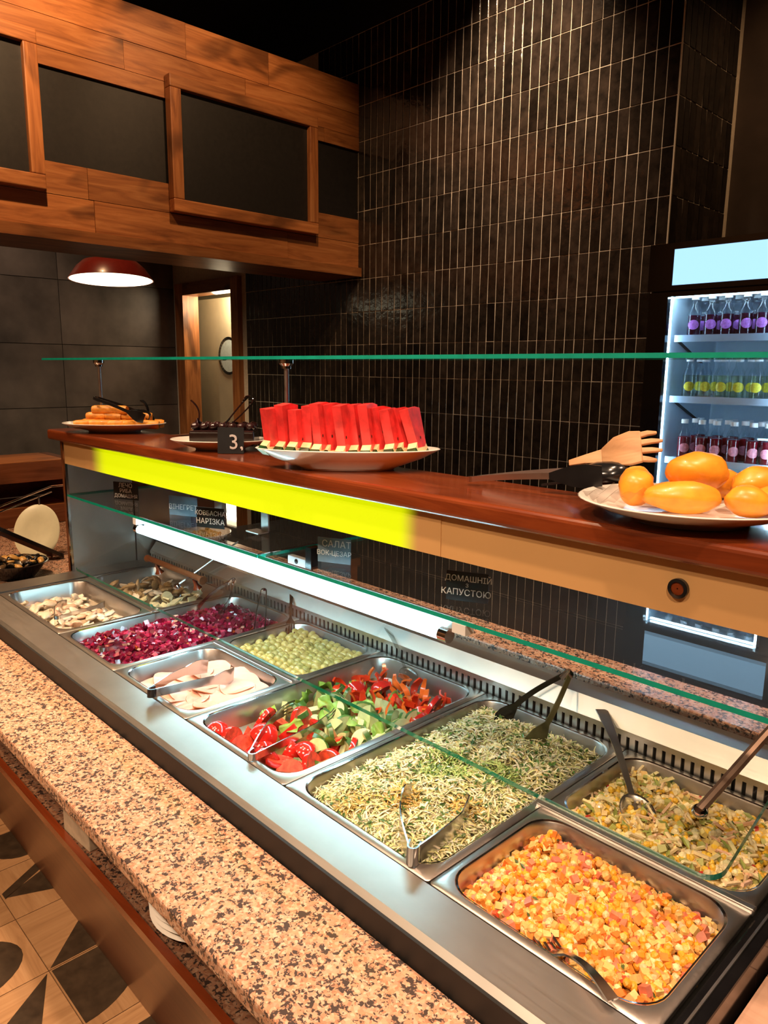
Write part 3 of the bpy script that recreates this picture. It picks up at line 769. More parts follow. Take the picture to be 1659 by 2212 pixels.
dice_pile('corn_salad', 'heap of diced potato, corn, carrot and ham salad in the nearest pan', 'salad', reg(0, YF1, YM), .884, .020, 2300, [
    (5, 'corn', .010, .013, (.84, .40, .03)), (5, 'ball', .009, .014, (.84, .50, .15)), (3, 'cube', .008, .012, (.84, .56, .20)), (3, 'ball', .008, .012, (.86, .66, .36)), (3.4, 'cube', .008, .012, (.80, .25, .04)),
    (2.4, 'cube', .008, .013, (.70, .22, .13)), (.5, 'cube', .006, .010, (.78, .12, .05)), (.8, 'leaf', .008, .014, (.08, .12, .03)), (.5, 'cube', .006, .009, (.38, .30, .05))], (.55, .24, .05), seed=1)
dice_pile('chicken_salad', 'creamy chicken, corn and pickle salad in the rear half pan', 'salad', reg(0, YM, YB), .884, .022, 2000, [
    (5, 'corn', .009, .012, (.92, .58, .06)), (3.2, 'stick', .014, .027, (.95, .80, .46)), (5, 'ball', .008, .014, (.95, .82, .50)), (4, 'cube', .007, .012, (.95, .72, .28)), (1.4, 'stick', .016, .026, (.86, .56, .36)),
    (1.5, 'cube', .008, .013, (.50, .52, .16)), (1.6, 'leaf', .014, .024, (.34, .40, .10)), (.4, 'leaf', .01, .016, (.06, .12, .03)), (.25, 'cube', .008, .011, (.55, .04, .03))], (.76, .60, .28), seed=2)
shred_pile('cabbage_salad', 'pale shredded cabbage salad with green herbs filling the full size pan', 'salad', reg(1, YF1, YB), .890, .026, 13000,
    [(.80, .78, .50), (.86, .84, .64), (.74, .76, .40), (.80, .70, .34), (.62, .68, .30), (.86, .84, .66)], (.58, .56, .28), seed=3,
    patches=((-.80, .93, .05, (.42, .58, .18)), (-.72, .98, .04, (.44, .60, .2)), (-.78, .80, .035, (.66, .46, .12)), (-.70, .86, .03, (.70, .50, .14)), (-.84, .74, .03, (.62, .50, .16))))
hb_ = MB().colored()
for _ in range(750):
    r_ = reg(1, YF1, YB); x, y = rnd.uniform(r_[0] + .01, r_[1] - .01), rnd.uniform(r_[2] + .01, r_[3] - .01)
    z = fill_z(x, y, r_, .890, .026, 3) + .0115; s = rnd.uniform(.007, .015); m = rotm(rnd.gauss(0, .5), rnd.gauss(0, .5), rnd.uniform(0, 6)); hb_.c = jit((.07, .17, .03), .4); c3 = Vector((x, y, z))
    hb_.add([m @ Vector(p) * s + c3 for p in ((-.5, 0, 0), (0, .22, .06), (.5, 0, 0), (0, -.22, .06))], [(0, 1, 2), (0, 2, 3)])
tag(hb_.build('chopped_herbs', 'shred'), 'chopped dark green herbs sprinkled over the cabbage salad', 'herbs', kind='stuff')
dice_pile('beet_salad', 'glossy crimson diced beet salad filling the full size pan', 'salad', reg(4, YF1, YB), .884, .016, 2400, [
    (8, 'cube', .009, .015, (.14, .004, .026)), (4, 'cube', .009, .015, (.26, .008, .05)), (1.5, 'cube', .009, .014, (.46, .05, .13)), (.35, 'cube', .008, .011, (.68, .12, .02)), (.6, 'cube', .008, .012, (.06, .004, .012))],
    (.12, .004, .018), 'beet', seed=4)

# olives, one by one
MAT['olive'] = plain('olive_skin', (.52, .46, .15), .22, var=.2, vs_=60, coat=.4)
MAT['olive2'] = plain('olive_skin_yellow', (.60, .52, .18), .22, var=.2, vs_=60, coat=.4)
ol = [MB().ellipsoid((0, 0, 0), (.0138, .0114, .0114), None, 10, 7).mesh('olive', m_, True) for m_ in ('olive', 'olive2', 'olive')]
ro = (BX[4] + .028, BX[3] - .028, YM + .028, YB - .028)
for layer, (z0, pit) in enumerate(((.876, .0215), (.889, .0212))):
    j = 0; y = ro[2] + layer * .009
    while y < ro[3]:
        x = ro[0] + (.011 if j % 2 else 0) + layer * .009
        while x < ro[1]:
            xx, yy = x + rnd.uniform(-.004, .004), y + rnd.uniform(-.004, .004)
            zb = z0 + .007 * fbm(xx, yy, 18, 8) + rnd.uniform(-.003, .004)
            if inside(xx, yy, (ro[0] - .006, ro[1] + .006, ro[2] - .006, ro[3] + .006), .035) and (layer == 1 or rnd.random() < .45):
                oi_ = rnd.randrange(3)
                o = link('olive', ol[oi_], None, (xx, yy, zb), rot=(rnd.uniform(0, 6), rnd.uniform(0, 6), rnd.uniform(0, 6)))
                tag(o, ('green', 'yellowish', 'green')[oi_] + ' olive ' + ('low', 'on top')[layer] + ' in the pile in the rear half pan', 'olive', 'olives in the pan')
            x += pit
        y += pit * .87; j += 1
o = MB().loft([rrect(ro[0] - .008, ro[1] + .008, ro[2] - .008, ro[3] + .008, .034, .872)], cap1=True).build('olive_brine', plain('brine', (.16, .15, .04), .08, var=.1)); tag(o, 'thin layer of greenish brine under the olives', 'brine')

# ham slices
MAT['ham'] = plain('ham', (.74, .44, .36), .42, var=.12, vs_=30, coat=.15, sss=.15)
MAT['hamrim'] = plain('ham_rim', (.42, .18, .08), .5, var=.2)
def ham_slice(seed, r=.052):
    mb = MB(); rr_ = random.Random(seed); n = 28; loops = []
    ph = rr_.uniform(0, 6)
    def Q(k, j, dz):
        a = 2 * PI * j / n; q = r * k * (1 + .06 * math.sin(2 * a + ph) + .03 * math.sin(5 * a + ph * 2))
        z = .0025 * k * k * math.sin(2 * a + ph) + .002 * math.sin(a * 3 + ph) * k
        return Vector((q * math.cos(a) * 1.12, q * math.sin(a) * .92, z + dz))
    mb.m = 0
    top = [[Q(k, j, .0012) for j in range(n)] for k in (.02, .5, .9, .985)]
    mb.loft(top, True, False)
    mb.m = 1; mb.loft([[Q(.985, j, .0012) for j in range(n)], [Q(1, j, 0) for j in range(n)], [Q(.985, j, -.0012) for j in range(n)]])
    mb.m = 0; mb.loft([[Q(k, j, -.0012) for j in range(n)] for k in (.985, .5, .02)], False, True)
    return mb.mesh('ham_slice', ['ham', 'hamrim'], True)
hm = [ham_slice(i) for i in range(4)]
k = 0
for row in range(4):
    for i in range(6):
        x = BX[4] + .080 + i * .034 + rnd.uniform(-.006, .006); y = YF1 + .072 + row * .042 + rnd.uniform(-.006, .006)
        o = link('ham_slice', hm[k % 4], None, (x, y, .874 + .0005 * k + .0012 * i), rot=(rnd.gauss(0, .03), -.07 + rnd.gauss(0, .03), rnd.uniform(0, 6.28)))
        tag(o, 'pale pink ham slice, %s in the %s row of the front half pan' % (ORD[i], ('front', 'second', 'third', 'back')[row]), 'ham slice', 'ham slices in the pan'); k += 1

# tomato, cucumber, pepper salad: every piece single
MAT['tomskin'] = plain('tomato_skin', (.62, .022, .015), .16, var=.15, coat=.5)
MAT['tomflesh'] = plain('tomato_flesh', (.62, .075, .04), .3, var=.45, vs_=90, coat=.3)
MAT['cucskin'] = plain('cucumber_skin', (.05, .13, .025), .3, var=.3)
MAT['cucflesh'] = plain('cucumber_flesh', (.62, .70, .36), .3, var=.15, vs_=60, coat=.3)
MAT['pepper'] = plain('red_pepper', (.70, .045, .012), .18, var=.2, coat=.5)
MAT['pepper_o'] = plain('orange_pepper', (.82, .15, .02), .2, var=.2, coat=.4)
MAT['lettuce'] = plain('lettuce', (.20, .36, .06), .4, var=.35, vs_=50)
MAT['dill'] = plain('dill', (.06, .16, .03), .5, var=.3)
def wedge(r=.034, ang=95):
    mb = MB(); nu, nv = 8, 8; vs_ = []
    def P(u, v): 
        th_ = R(-ang / 2 + ang * u); ph = PI * v
        return Vector((r * math.sin(ph) * math.cos(th_), r * math.sin(ph) * math.sin(th_), r * .86 * math.cos(ph)))
    loops = [[P(i / nu, j / nv) for i in range(nu + 1)] for j in range(nv + 1)]
    mb.m = 0; mb.loft(loops, closed=False)
    mb.m = 1
    for u in (0, 1):
        pts = [P(u, j / nv) for j in range(nv + 1)]; c = Vector((.004, 0, 0))
        for j in range(nv):
            mb.add([c, pts[j], pts[j + 1]] if u else [c, pts[j + 1], pts[j]], [(0, 1, 2)])
    return mb.mesh('tomato_wedge', ['tomskin', 'tomflesh'], 50)
def tomslice(r=.032, t=.010):
    mb = MB(); n = 24
    mb.m = 0; mb.lathe([(r * .97, -t / 2), (r, 0), (r * .97, t / 2)], n); mb.m = 1
    mb.lathe([(r * .97, t / 2), (r * .6, t / 2 - .0012), (r * .3, t / 2), (.001, t / 2)], n); mb.lathe([(.001, -t / 2), (r * .97, -t / 2)], n)
    return mb.mesh('tomato_slice', ['tomskin', 'tomflesh'], 50)
def halfmoon(r=.024, t=.011):
    mb = MB(); n = 14; P = [(r * math.cos(PI * i / n), r * math.sin(PI * i / n)) for i in range(n + 1)]
    mb.m = 0; mb.loft([[Vector((x, y, -t / 2)) for x, y in P], [Vector((x, y, t / 2)) for x, y in P]], closed=False)
    mb.m = 1
    for s in (1, -1): mb.add([(x, y, s * t / 2) for x, y in (P if s > 0 else P[::-1])], [tuple(range(n + 1))])
    mb.add([(r, 0, -t / 2), (r, 0, t / 2), (-r, 0, t / 2), (-r, 0, -t / 2)], [(0, 1, 2, 3)])
    return mb.mesh('cucumber_piece', ['cucskin', 'cucflesh'], 50)
def peppermesh(seed, mat):
    q = random.Random(seed); w = q.uniform(.011, .018); l = q.uniform(.03, .05)
    mb = MB(); pth = [Vector((l * (i / 6 - .5), 0, .012 * math.sin(PI * i / 6))) for i in range(7)]
    mb.ribbon(pth, [w * (.6 + .4 * math.sin(PI * i / 6)) for i in range(7)], .004, (0, 1, .3)); return mb.mesh('pepper_strip', mat, 60)
def leafmesh(seed):
    q = random.Random(seed); mb = MB(); n = 5; vs_ = []
    for i in range(n + 1):
        for j in range(n + 1):
            u, v = i / n * 2 - 1, j / n * 2 - 1
            vs_.append((.026 * u * (1 - .3 * v * v), .018 * v * (1 - .35 * u * u), .008 * math.sin(4 * u + seed) * v + .006 * math.cos(5 * v + seed * 2)))
    mb.add(vs_, [(i * (n + 1) + j, (i + 1) * (n + 1) + j, (i + 1) * (n + 1) + j + 1, i * (n + 1) + j + 1) for i in range(n) for j in range(n)])
    return mb.mesh('lettuce_leaf', 'lettuce', True)
tmw = [wedge(.034, 100), wedge(.031, 80), tomslice()]
cum = [halfmoon(), halfmoon(.021, .014), halfmoon(.026, .008)]
pem = [peppermesh(i, m_) for i, m_ in enumerate(('pepper', 'pepper_o', 'pepper', 'pepper_o'))]
lfm = [leafmesh(i) for i in range(3)]
rt = reg(2, YF1, YB, .04)
TK = ('large red tomato wedge', 'narrow red tomato wedge', 'round red tomato slice'); CK = ('half moon', 'thick', 'thin'); SD = ('on the ham and olive side', 'in the middle', 'on the cabbage side')
def put(name, meshes, n, y0, y1, z0, z1, label, cat, group, x0=None, x1=None, flat=False, kn=None, sides=None):
    pts = []
    for _ in range(n):
        best = None
        for t in range(14):
            p = (rnd.uniform(x0 or rt[0], x1 or rt[1]), rnd.uniform(y0, y1))
            d = min([(p[0] - q[0]) ** 2 + (p[1] - q[1]) ** 2 for q in pts] or [1])
            if best is None or d > best[0]: best = (d, p)
        p = best[1]; pts.append(p)
        rot = (rnd.gauss(0, .4), rnd.gauss(0, .4), rnd.uniform(0, 6.28)) if flat else (rnd.uniform(0, 6.28), rnd.uniform(0, 6.28), rnd.uniform(0, 6.28))
        mi_ = rnd.randrange(len(meshes))
        o = link(name, meshes[mi_], None, (p[0], p[1], rnd.uniform(z0, z1)), rot=rot)
        a_, b_ = x0 or rt[0], x1 or rt[1]; third = min(2, int(3 * (p[0] - a_) / (b_ - a_)))
        lb_ = label.replace('{k}', kn[mi_] if kn else '')
        tag(o, lb_ + (', ' + sides[third] if sides else ''), cat, group)
rb = (BX[3] + .021, BX[2] - .021, YF1 + .021, YB - .021)
o = MB().loft([rrect(rb[0], rb[1], rb[2], rb[3], .034, .862)], cap1=True).build('vegetable_juice', plain('juice', (.16, .10, .03), .15)); tag(o, 'thin juice at the bottom of the vegetable pan', 'juice')
put('tomato_wedge', tmw, 22, YF1 + .045, YF1 + .20, .868, .884, '{k} at front of vegetable pan', 'tomato', 'tomato pieces in the pan', kn=TK, sides=SD)
put('cucumber_piece', cum, 46, YF1 + .19, YF1 + .37, .870, .890, '{k} cucumber piece in mid vegetable pan', 'cucumber', 'cucumber pieces in the pan', flat=False, kn=CK, sides=SD)
put('cucumber_piece', cum, 14, YF1 + .10, YF1 + .36, .875, .890, '{k} cucumber piece against the pan wall next to the cabbage', 'cucumber', 'cucumber pieces in the pan', x0=-1.06, x1=-.985, kn=CK)
put('tomato_wedge', tmw, 9, YF1 + .36, YF1 + .44, .872, .892, '{k} at back of vegetable pan', 'tomato', 'tomato pieces at the back', x0=-1.20, kn=TK, sides=SD)
put('pepper_strip', pem, 60, YF1 + .345, YF1 + .49, .876, .898, '{k} pepper strip at the back of the vegetable pan', 'pepper', 'pepper strips in the pan', kn=('red', 'orange', 'red', 'orange'), sides=SD)
put('lettuce_leaf', lfm, 14, YF1 + .15, YF1 + .40, .884, .896, 'small green salad leaf among the cut vegetables', 'leaf', 'salad leaves in the pan', flat=True, sides=SD)

# seafood and fish pans
MAT['squid'] = plain('squid', (.74, .66, .55), .3, var=.12, vs_=50, coat=.3, sss=.1)
MAT['crab'] = plain('crab_stick', (.70, .46, .34), .35, var=.25, vs_=40)
MAT['fish'] = plain('fish_fillet', (.36, .25, .13), .25, var=.45, vs_=45, coat=.4)
MAT['cheese'] = plain('cheese', (.72, .66, .42), .4, var=.1)
MAT['onion'] = plain('onion', (.70, .62, .52), .3, var=.1)
def chunk(seed, mat, s):
    mb = MB(); mb.ellipsoid((0, 0, 0), s, None, 10, 6, .5, seed); return mb.mesh('piece', mat, 60)
sqm = [chunk(i, m_, (.022, .013, .006)) for i, m_ in enumerate(('squid', 'squid', 'squid', 'crab'))]
rs = (BX[6] + .045, BX[5] - .045, YF1 + .045, YM - .045)
put('seafood_piece', sqm, 80, rs[2], rs[3], .862, .880, '{k} seafood piece in the far front pan', 'seafood', 'seafood pieces in the pan', x0=rs[0], x1=rs[1], flat=True, kn=('whitish', 'whitish', 'whitish', 'pinkish'), sides=('at the far end', 'in the middle', 'on the beet side'))
fim = [chunk(10 + i, m_, s) for i, (m_, s) in enumerate((('fish', (.030, .012, .008)), ('fish', (.026, .014, .009)), ('onion', (.018, .012, .004))))]
put('fish_piece', fim, 34, YM + .045, YB - .06, .872, .892, 'brownish marinated fish piece in the far rear pan', 'fish piece', 'fish pieces in the pan', x0=BX[6] + .05, x1=-2.13, flat=True)
chm = [MB().box((0, 0, 0), (.034, .028, .005)).mesh('cheese_slice', 'cheese'), MB().lathe([(.001, -.003), (.018, -.003), (.018, .003), (.001, .003)], 16).mesh('cheese_round', 'cheese')]
put('cheese_slice', chm, 24, YM + .045, YB - .045, .876, .894, 'pale yellow cheese slice beside the fish pieces', 'cheese', 'cheese slices in the pan', x0=-2.13, x1=BX[5] - .045, flat=True)
for (a, c, y0, y1) in ((BX[6], BX[5], YF1, YM), (BX[6], BX[5], YM, YB)):
    o = MB().loft([rrect(a + .021, c - .021, y0 + .021, y1 - .021, .034, .860)], cap1=True).build('marinade', plain('marinade', (.40, .34, .25), .2)); tag(o, 'pale marinade under the ' + ('seafood pieces' if y0 == YF1 else 'fish and cheese pieces'), 'marinade')

# ------------------------------------------------------------------ serving utensils
def frame_to(o, A, B, up=(0, 0, 1)):
    A, B = Vector(A), Vector(B); x = (B - A).normalized(); u = Vector(up); y = u.cross(x).normalized(); z = x.cross(y)
    o.matrix_world = Matrix(((x.x, y.x, z.x, A.x), (x.y, y.y, z.y, A.y), (x.z, y.z, z.z, A.z), (0, 0, 0, 1)))
def tongs(label, A, B, spread=.05, w=.014, head='scallop', mat='utensil', up=(0, 0, 1), mat2=None, hinge='utensil', gap=.008, hmat=None):
    """hinge at A, tips half way at B; arms open in the local y direction"""
    L = (Vector(B) - Vector(A)).length
    t = thing('serving_tongs', label, 'tongs', A); frame_to(t, A, B, up)
    for s in (1, -1):
        pth = []; wid = []
        for i in range(13):
            k = i / 12; pth.append(Vector((L * k, s * (gap + (spread / 2 - gap) * math.sin(k * PI * .55) / math.sin(PI * .55)), .004 * math.sin(PI * k))))
            wid.append(w * (.75 + .1 * k) if k < .68 else w * (.82 + (2.1 if head == 'spoon' else .6) * math.sin((k - .68) / .32 * PI * .72)))
        a = MB().ribbon(pth[:9], wid[:9], .0022, (0, 0, 1)).build('arm', mat2 if (mat2 and s < 0) else mat, t, smooth=50)
        if head == 'fork':
            hm_ = MB().ribbon(pth[8:11], wid[8:11], .002, (0, 0, 1))
            for q in (-.4, -.13, .13, .4):
                hm_.ribbon([pth[10] + Vector((0, 0, q * w * 1.3)), pth[11] + Vector((0, 0, q * w * 1.5)), pth[12] + Vector((0, -s * .004, q * w * 1.5))], .0028, .002, (0, 0, 1))
        else:
            hm_ = MB().ribbon(pth[8:12] + [pth[12] + Vector((0, -s * .006, 0))], wid[8:13], .0022, (0, 0, 1))
        hm_.build('tong_head', hmat or (mat2 if (mat2 and s < 0) else mat), a, smooth=50)
    arc = [Vector((-.012 * math.sin(PI * i / 10), gap * math.cos(PI * i / 10), 0)) for i in range(11)]
    MB().ribbon([Vector((.012, gap, 0))] + arc + [Vector((.012, -gap, 0))], w * .75, .003, (0, 0, 1)).build('spring_hinge', hinge, t, smooth=50)
    return t
def spoon(label, A, B, bowl=(.032, .024), mat='utensil', name='serving_spoon', cat='spoon', hw=.012, up=(0, 0, 1), dip=.012):
    """handle end at A, bowl centre at B"""
    L = (Vector(B) - Vector(A)).length; t = thing(name, label, cat, A); frame_to(t, A, B, up)
    n = 9; pth = [Vector((L * .86 * i / n, 0, .010 * math.sin(PI * i / n))) for i in range(n + 1)]
    MB().ribbon(pth, [hw * (1.25 - .7 * math.sin(PI * .5 * i / n)) for i in range(n + 1)], .003, (0, 1, 0)).build('handle', mat, t, smooth=50)
    lo_ = []
    for k, zz in ((1.0, .001), (.92, -.2), (.7, -.6), (.35, -.92), (.03, -1)):
        lo_.append([Vector((L + bowl[0] * k * math.cos(2 * PI * j / 24), bowl[1] * k * math.sin(2 * PI * j / 24), zz * dip)) for j in range(24)])
    li = [[p + Vector((0, 0, .0018)) for p in l] for l in lo_]
    MB().loft(li[::-1] + lo_, False, False).build('bowl', mat, t, smooth=True)
    return t
def fork(label, A, B, mat='utensil', w=.026, up=(0, 0, 1)):
    L = (Vector(B) - Vector(A)).length; t = thing('serving_fork', label, 'fork', A); frame_to(t, A, B, up)
    pth = [Vector((L * .72 * i / 8, 0, .012 * math.sin(PI * i / 8))) for i in range(9)]
    MB().ribbon(pth, [.014 - .008 * math.sin(PI * .5 * i / 8) for i in range(8)] + [w], .003, (0, 1, 0)).build('handle', mat, t, smooth=50)
    for q in (-.38, -.13, .13, .38):
        MB().ribbon([Vector((L * .71, q * w, 0)), Vector((L * .84, q * w * 1.15, -.006)), Vector((L, q * w * 1.1, .002))], .0035, .0025, (0, 1, 0)).build('tine', mat, t)
    return t
MAT['dkplastic'] = plain('olive_plastic', (.10, .10, .045), .3, var=.3)
MAT['clearpl'] = glass('clear_plastic', (.80, .80, .78), .06, 1.5)
tongs('short steel tongs lying in the seafood pan', (-2.085, .735, .905), (-2.20, .86, .892), .13, .013)
tongs('steel tongs with wide open arms standing in the rear beet salad', (-1.915, 1.20, .955), (-1.86, 1.08, .895), .085, .012)
tongs('small steel tongs at the front edge of the beet salad', (-1.735, .715, .915), (-1.775, .80, .895), .035, .013)
tongs('ribbed steel tongs with black hinge lying on the ham slices', (-1.392, .672, .930), (-1.435, .86, .912), .095, .024, hinge='blackpl')
tongs('thin steel tongs standing in the olives', (-1.735, 1.19, .965), (-1.60, 1.08, .895), .028, .010)
fork('steel fork stuck in the rear of the olives', (-1.70, 1.265, .965), (-1.545, 1.14, .89))
tongs('steel fork tipped tongs lying across the tomato pieces', (-1.050, .692, .918), (-1.145, .905, .902), .10, .018, 'fork')
spoon('clear plastic spoon resting over the peppers', (-1.30, 1.255, .965), (-1.13, 1.17, .905), (.030, .022), 'clearpl')
tongs('wide curved steel tongs at the front of the cabbage salad', (-.655, .694, .925), (-.735, .835, .908), .105, .036)
tongs('long tongs with olive spoon and dark fork standing in the cabbage', (-.762, 1.246, 1.000), (-.800, 1.128, .897), .125, .015, 'spoon', 'dkplastic', (0, .3, 1), 'blackpl')
spoon('ornate silver spoon standing in the chicken salad', (-.676, 1.235, .960), (-.505, 1.062, .900), (.038, .028), 'pan', hw=.018)
fork('steel fork half sunk in the near edge of the corn salad', (-.330, .672, .925), (-.455, .722, .898))

# ------------------------------------------------------------------ dishes on the wooden shelf
ZS = 1.3915
def plate_mesh(name, rx, ry, h=.03, n=48, foot=.5):
    pr = [(.001, .004), (foot * .92, .004), (foot * .95, 0), (foot, 0), (foot * 1.02, .004), (.80, h * .55), (.985, h * .96), (1, h), (.985, h + .0015), (.80, h * .55 + .004), (foot * .95, .008), (.001, .008)]
    mb = MB(); mb.loft([[Vector((r * rx * math.cos(2 * PI * j / n), r * ry * math.sin(2 * PI * j / n), z)) for j in range(n)] for r, z in pr]); return mb.mesh(name, 'white_plate', True)
def plate(label, loc, rx, ry, h, rz=0, group='dishes on the wooden shelf'):
    o = link('serving_plate', plate_mesh('serving_plate', rx, ry, h), None, loc, rot=(0, 0, rz)); return tag(o, label, 'plate', group)
UA = R(46)
U2 = Vector((math.cos(UA), math.sin(UA), 0)); V2 = Vector((-math.sin(UA), math.cos(UA), 0))   # across the view and away from it
# 1 orange pastry rolls
p1 = Vector((-2.36, 1.055, ZS)); plate('white oval plate of orange pastries at the far end of the shelf', p1, .165, .115, .028, UA)
MAT['pastry'] = plain('fried_pastry', (.78, .30, .035), .42, var=.35, vs_=45, coat=.1, bmp=.2)
MAT['potato'] = plain('fried_dough', (.80, .31, .025), .36, var=.25, vs_=26, coat=.15, bmp=.15, bs=60)
def roll(seed):
    q = random.Random(seed); mb = MB(); l = q.uniform(.03, .036); r = q.uniform(.0125, .0145)
    mb.tube([Vector((l * (i / 4 - 1), 0, 0)) * 1.0 for i in range(9)], [r * .8, r, r, r * 1.02, r, r, r * .98, r, r * .82], 12); return mb.mesh('pastry_roll', 'pastry', 50)
rl = [roll(i) for i in range(3)]
k = 0
for lay, row in enumerate(([-.095, -.045, .01, .06, .105], [-.07, -.02, .03, .08], [-.045, .0])):
    for s in row:
        for d in ((-.03, .025) if lay == 0 else (0,)):
            c = p1 + U2 * (s + .012) + V2 * d + Vector((0, 0, .026 + .022 * lay))
            o = link('pastry_roll', rl[k % 3], None, c, rot=(rnd.uniform(-.1, .1), rnd.uniform(-.06, .06), UA + rnd.uniform(-.25, .25) + (.0 if lay else .3)))
            tag(o, 'orange fried pastry roll in the %s layer heaped on the far oval plate' % ('bottom', 'middle', 'top')[lay], 'pastry', 'pastry rolls on the far plate'); k += 1
tongs('black plastic tongs lying over the orange pastry rolls', p1 + U2 * -.04 + Vector((0, -.01, .105)), p1 + U2 * .115 + V2 * -.03 + Vector((0, 0, .045)), .05, .012, 'spoon', 'blackpl', (0, 0, 1), None, 'blackpl', .014)
spoon('dark glossy spoon standing up at the right of the pastry plate', p1 + U2 * .085 + V2 * .02 + Vector((0, 0, .10)), p1 + U2 * .115 + Vector((0, 0, .045)), (.022, .016), 'blackpl')
# 2 dark chocolate dish
p2 = Vector((-1.69, 1.035, ZS)); plate('white oval plate of dark chocolate cake next to the watermelon', p2, .128, .095, .026, UA)
MAT['choco'] = plain('chocolate', (.016, .008, .006), .22, var=.4, coat=.4)
MAT['truffle'] = plain('dark_glaze', (.030, .010, .010), .14, var=.4, coat=.6)
ck = thing('chocolate_cake', 'dark chocolate cake slab on the oval plate', 'cake', p2 + Vector((0, 0, .012)), UA)
MB().box((.012, 0, .018), (.165, .085, .036)).build('cake_slab', 'choco', ck, bevel=.004)
MB().box((.012, 0, .037), (.160, .080, .004)).build('glaze', 'truffle', ck, bevel=.0015)
tr = MB().ellipsoid((0, 0, 0), (.0125, .0125, .010), None, 14, 9, .15, 2).mesh('truffle', 'truffle', True)
for i in range(7):
    for j in range(2):
        o = link('truffle', tr, None, p2 + U2 * (-.058 + .0235 * i) + V2 * (-.022 + .044 * j) + Vector((0, 0, .060)))
        tag(o, 'dark glossy truffle, %s from left in the %s row on the chocolate cake' % (ORD[i], ('front', 'back')[j]), 'truffle', 'truffles on the cake')
tongs('dark plastic tongs leaning up from the chocolate cake', p2 + U2 * .022 + Vector((0, 0, .066)), p2 + U2 * .085 + V2 * .01 + Vector((0, 0, .135)), .02, .018, 'spoon', 'truffle', (-1, 1, 0), None, 'blackpl', .006)
spoon('dark pointed cake server standing at the left of the chocolate cake', p2 + U2 * -.072 + Vector((0, 0, .125)), p2 + U2 * -.052 + Vector((0, 0, .060)), (.020, .014), 'truffle', 'cake_server', 'server', .007)
pt_ = thing('price_tag', 'small black price tag with chalk figure between cake and watermelon', 'price tag', Vector((-1.585, 1.000, ZS)), UA)
MB().box((0, 0, .032), (.064, .004, .064), rotm(R(-8), 0, 0)).build('tag_card', 'slate', pt_)
MB().box((0, .012, .002), (.05, .026, .003)).build('tag_foot', 'slate', pt_)
lettering(pt_, [('3,', .052, .014, .012)], (0, -.0035, .0), (R(98), 0, 0))
# 3 watermelon
p3 = Vector((-1.185, 1.032, ZS)); plate('long white boat shaped platter under the watermelon slices', p3, .195, .085, .044, UA)
MAT['melon'] = plain('melon_flesh', (.74, .045, .045), .32, var=.28, vs_=35, coat=.2, sss=.1)
MAT['melon_p'] = plain('melon_pale', (.82, .62, .34), .4, var=.15)
MAT['rind'] = plain('melon_rind', (.012, .05, .012), .25, var=.5, vs_=40, coat=.3)
MAT['seed'] = plain('melon_seed', (.03, .012, .008), .3)
def melon(h, d, t, seed):
    q = random.Random(seed)
    # profile in (depth y, height z): curved rind below and in front, straight cut above
    def prof(k): return [(-d / 2 + k, .012 + k), (-d / 4, k * 1.0), (d / 4, k), (d / 2 - k * .4, .006 + k)]
    top = [(d / 2 - .004, h * .96), (d * .1, h), (-d / 2 + .006, h * .97)]
    def prism(poly, m):
        mb = MB(); mb.loft([[Vector((-t / 2, y, z)) for y, z in poly], [Vector((t / 2, y, z)) for y, z in poly]], True, True); return mb
    rb_ = prof(0)[0:4]; inner = prof(.008); inner2 = prof(.018)
    me1 = prism(inner2 + top, 0).mesh('flesh', 'melon')
    me2 = prism(inner[::1] + inner2[::-1], 0).mesh('pale_rind', 'melon_p')
    me3 = prism(rb_ + inner[::-1], 0).mesh('green_rind', 'rind')
    sd = MB()
    for _ in range(4):
        s = q.choice((-1, 1)); sd.ellipsoid((s * t / 2, q.uniform(-d * .3, d * .3), q.uniform(.035, h * .8)), (.0012, .0022, .0036), None, 6, 4)
    me4 = sd.mesh('seeds', 'seed')
    return me1, me2, me3, me4
mel = [melon(h, .064, .021, i) for i, h in enumerate((.098, .108, .116, .104))]
xs = [-.165, -.137, -.112, -.086, -.060, -.036, -.010, .016, .042, .066, .092, .117, .143]
hs = [0, 1, 0, 1, 2, 2, 2, 2, 2, 1, 3, 3, 3]; ln = [.06, .05, .0, .02, .0, -.02, -.02, -.10, -.10, -.14, -.16, -.2, -.27]
for i, s in enumerate(xs):
    w = thing('watermelon_slice', 'red watermelon slice standing %s from left on the long platter' % ORD[i], 'watermelon', p3 + U2 * (s + .006) + V2 * ((i % 2) * .008 - .004) + Vector((0, 0, .020 + abs(s) * .06)), group='watermelon slices on the platter')
    w.rotation_euler = Euler((rnd.uniform(-.08, .05), ln[i] + rnd.uniform(-.04, .04), UA + R(-36) + rnd.uniform(-.28, .28)))
    for me_, nm_ in zip(mel[hs[i]], ('flesh', 'pale_rind', 'green_rind', 'seeds')):
        link(nm_, me_, w)
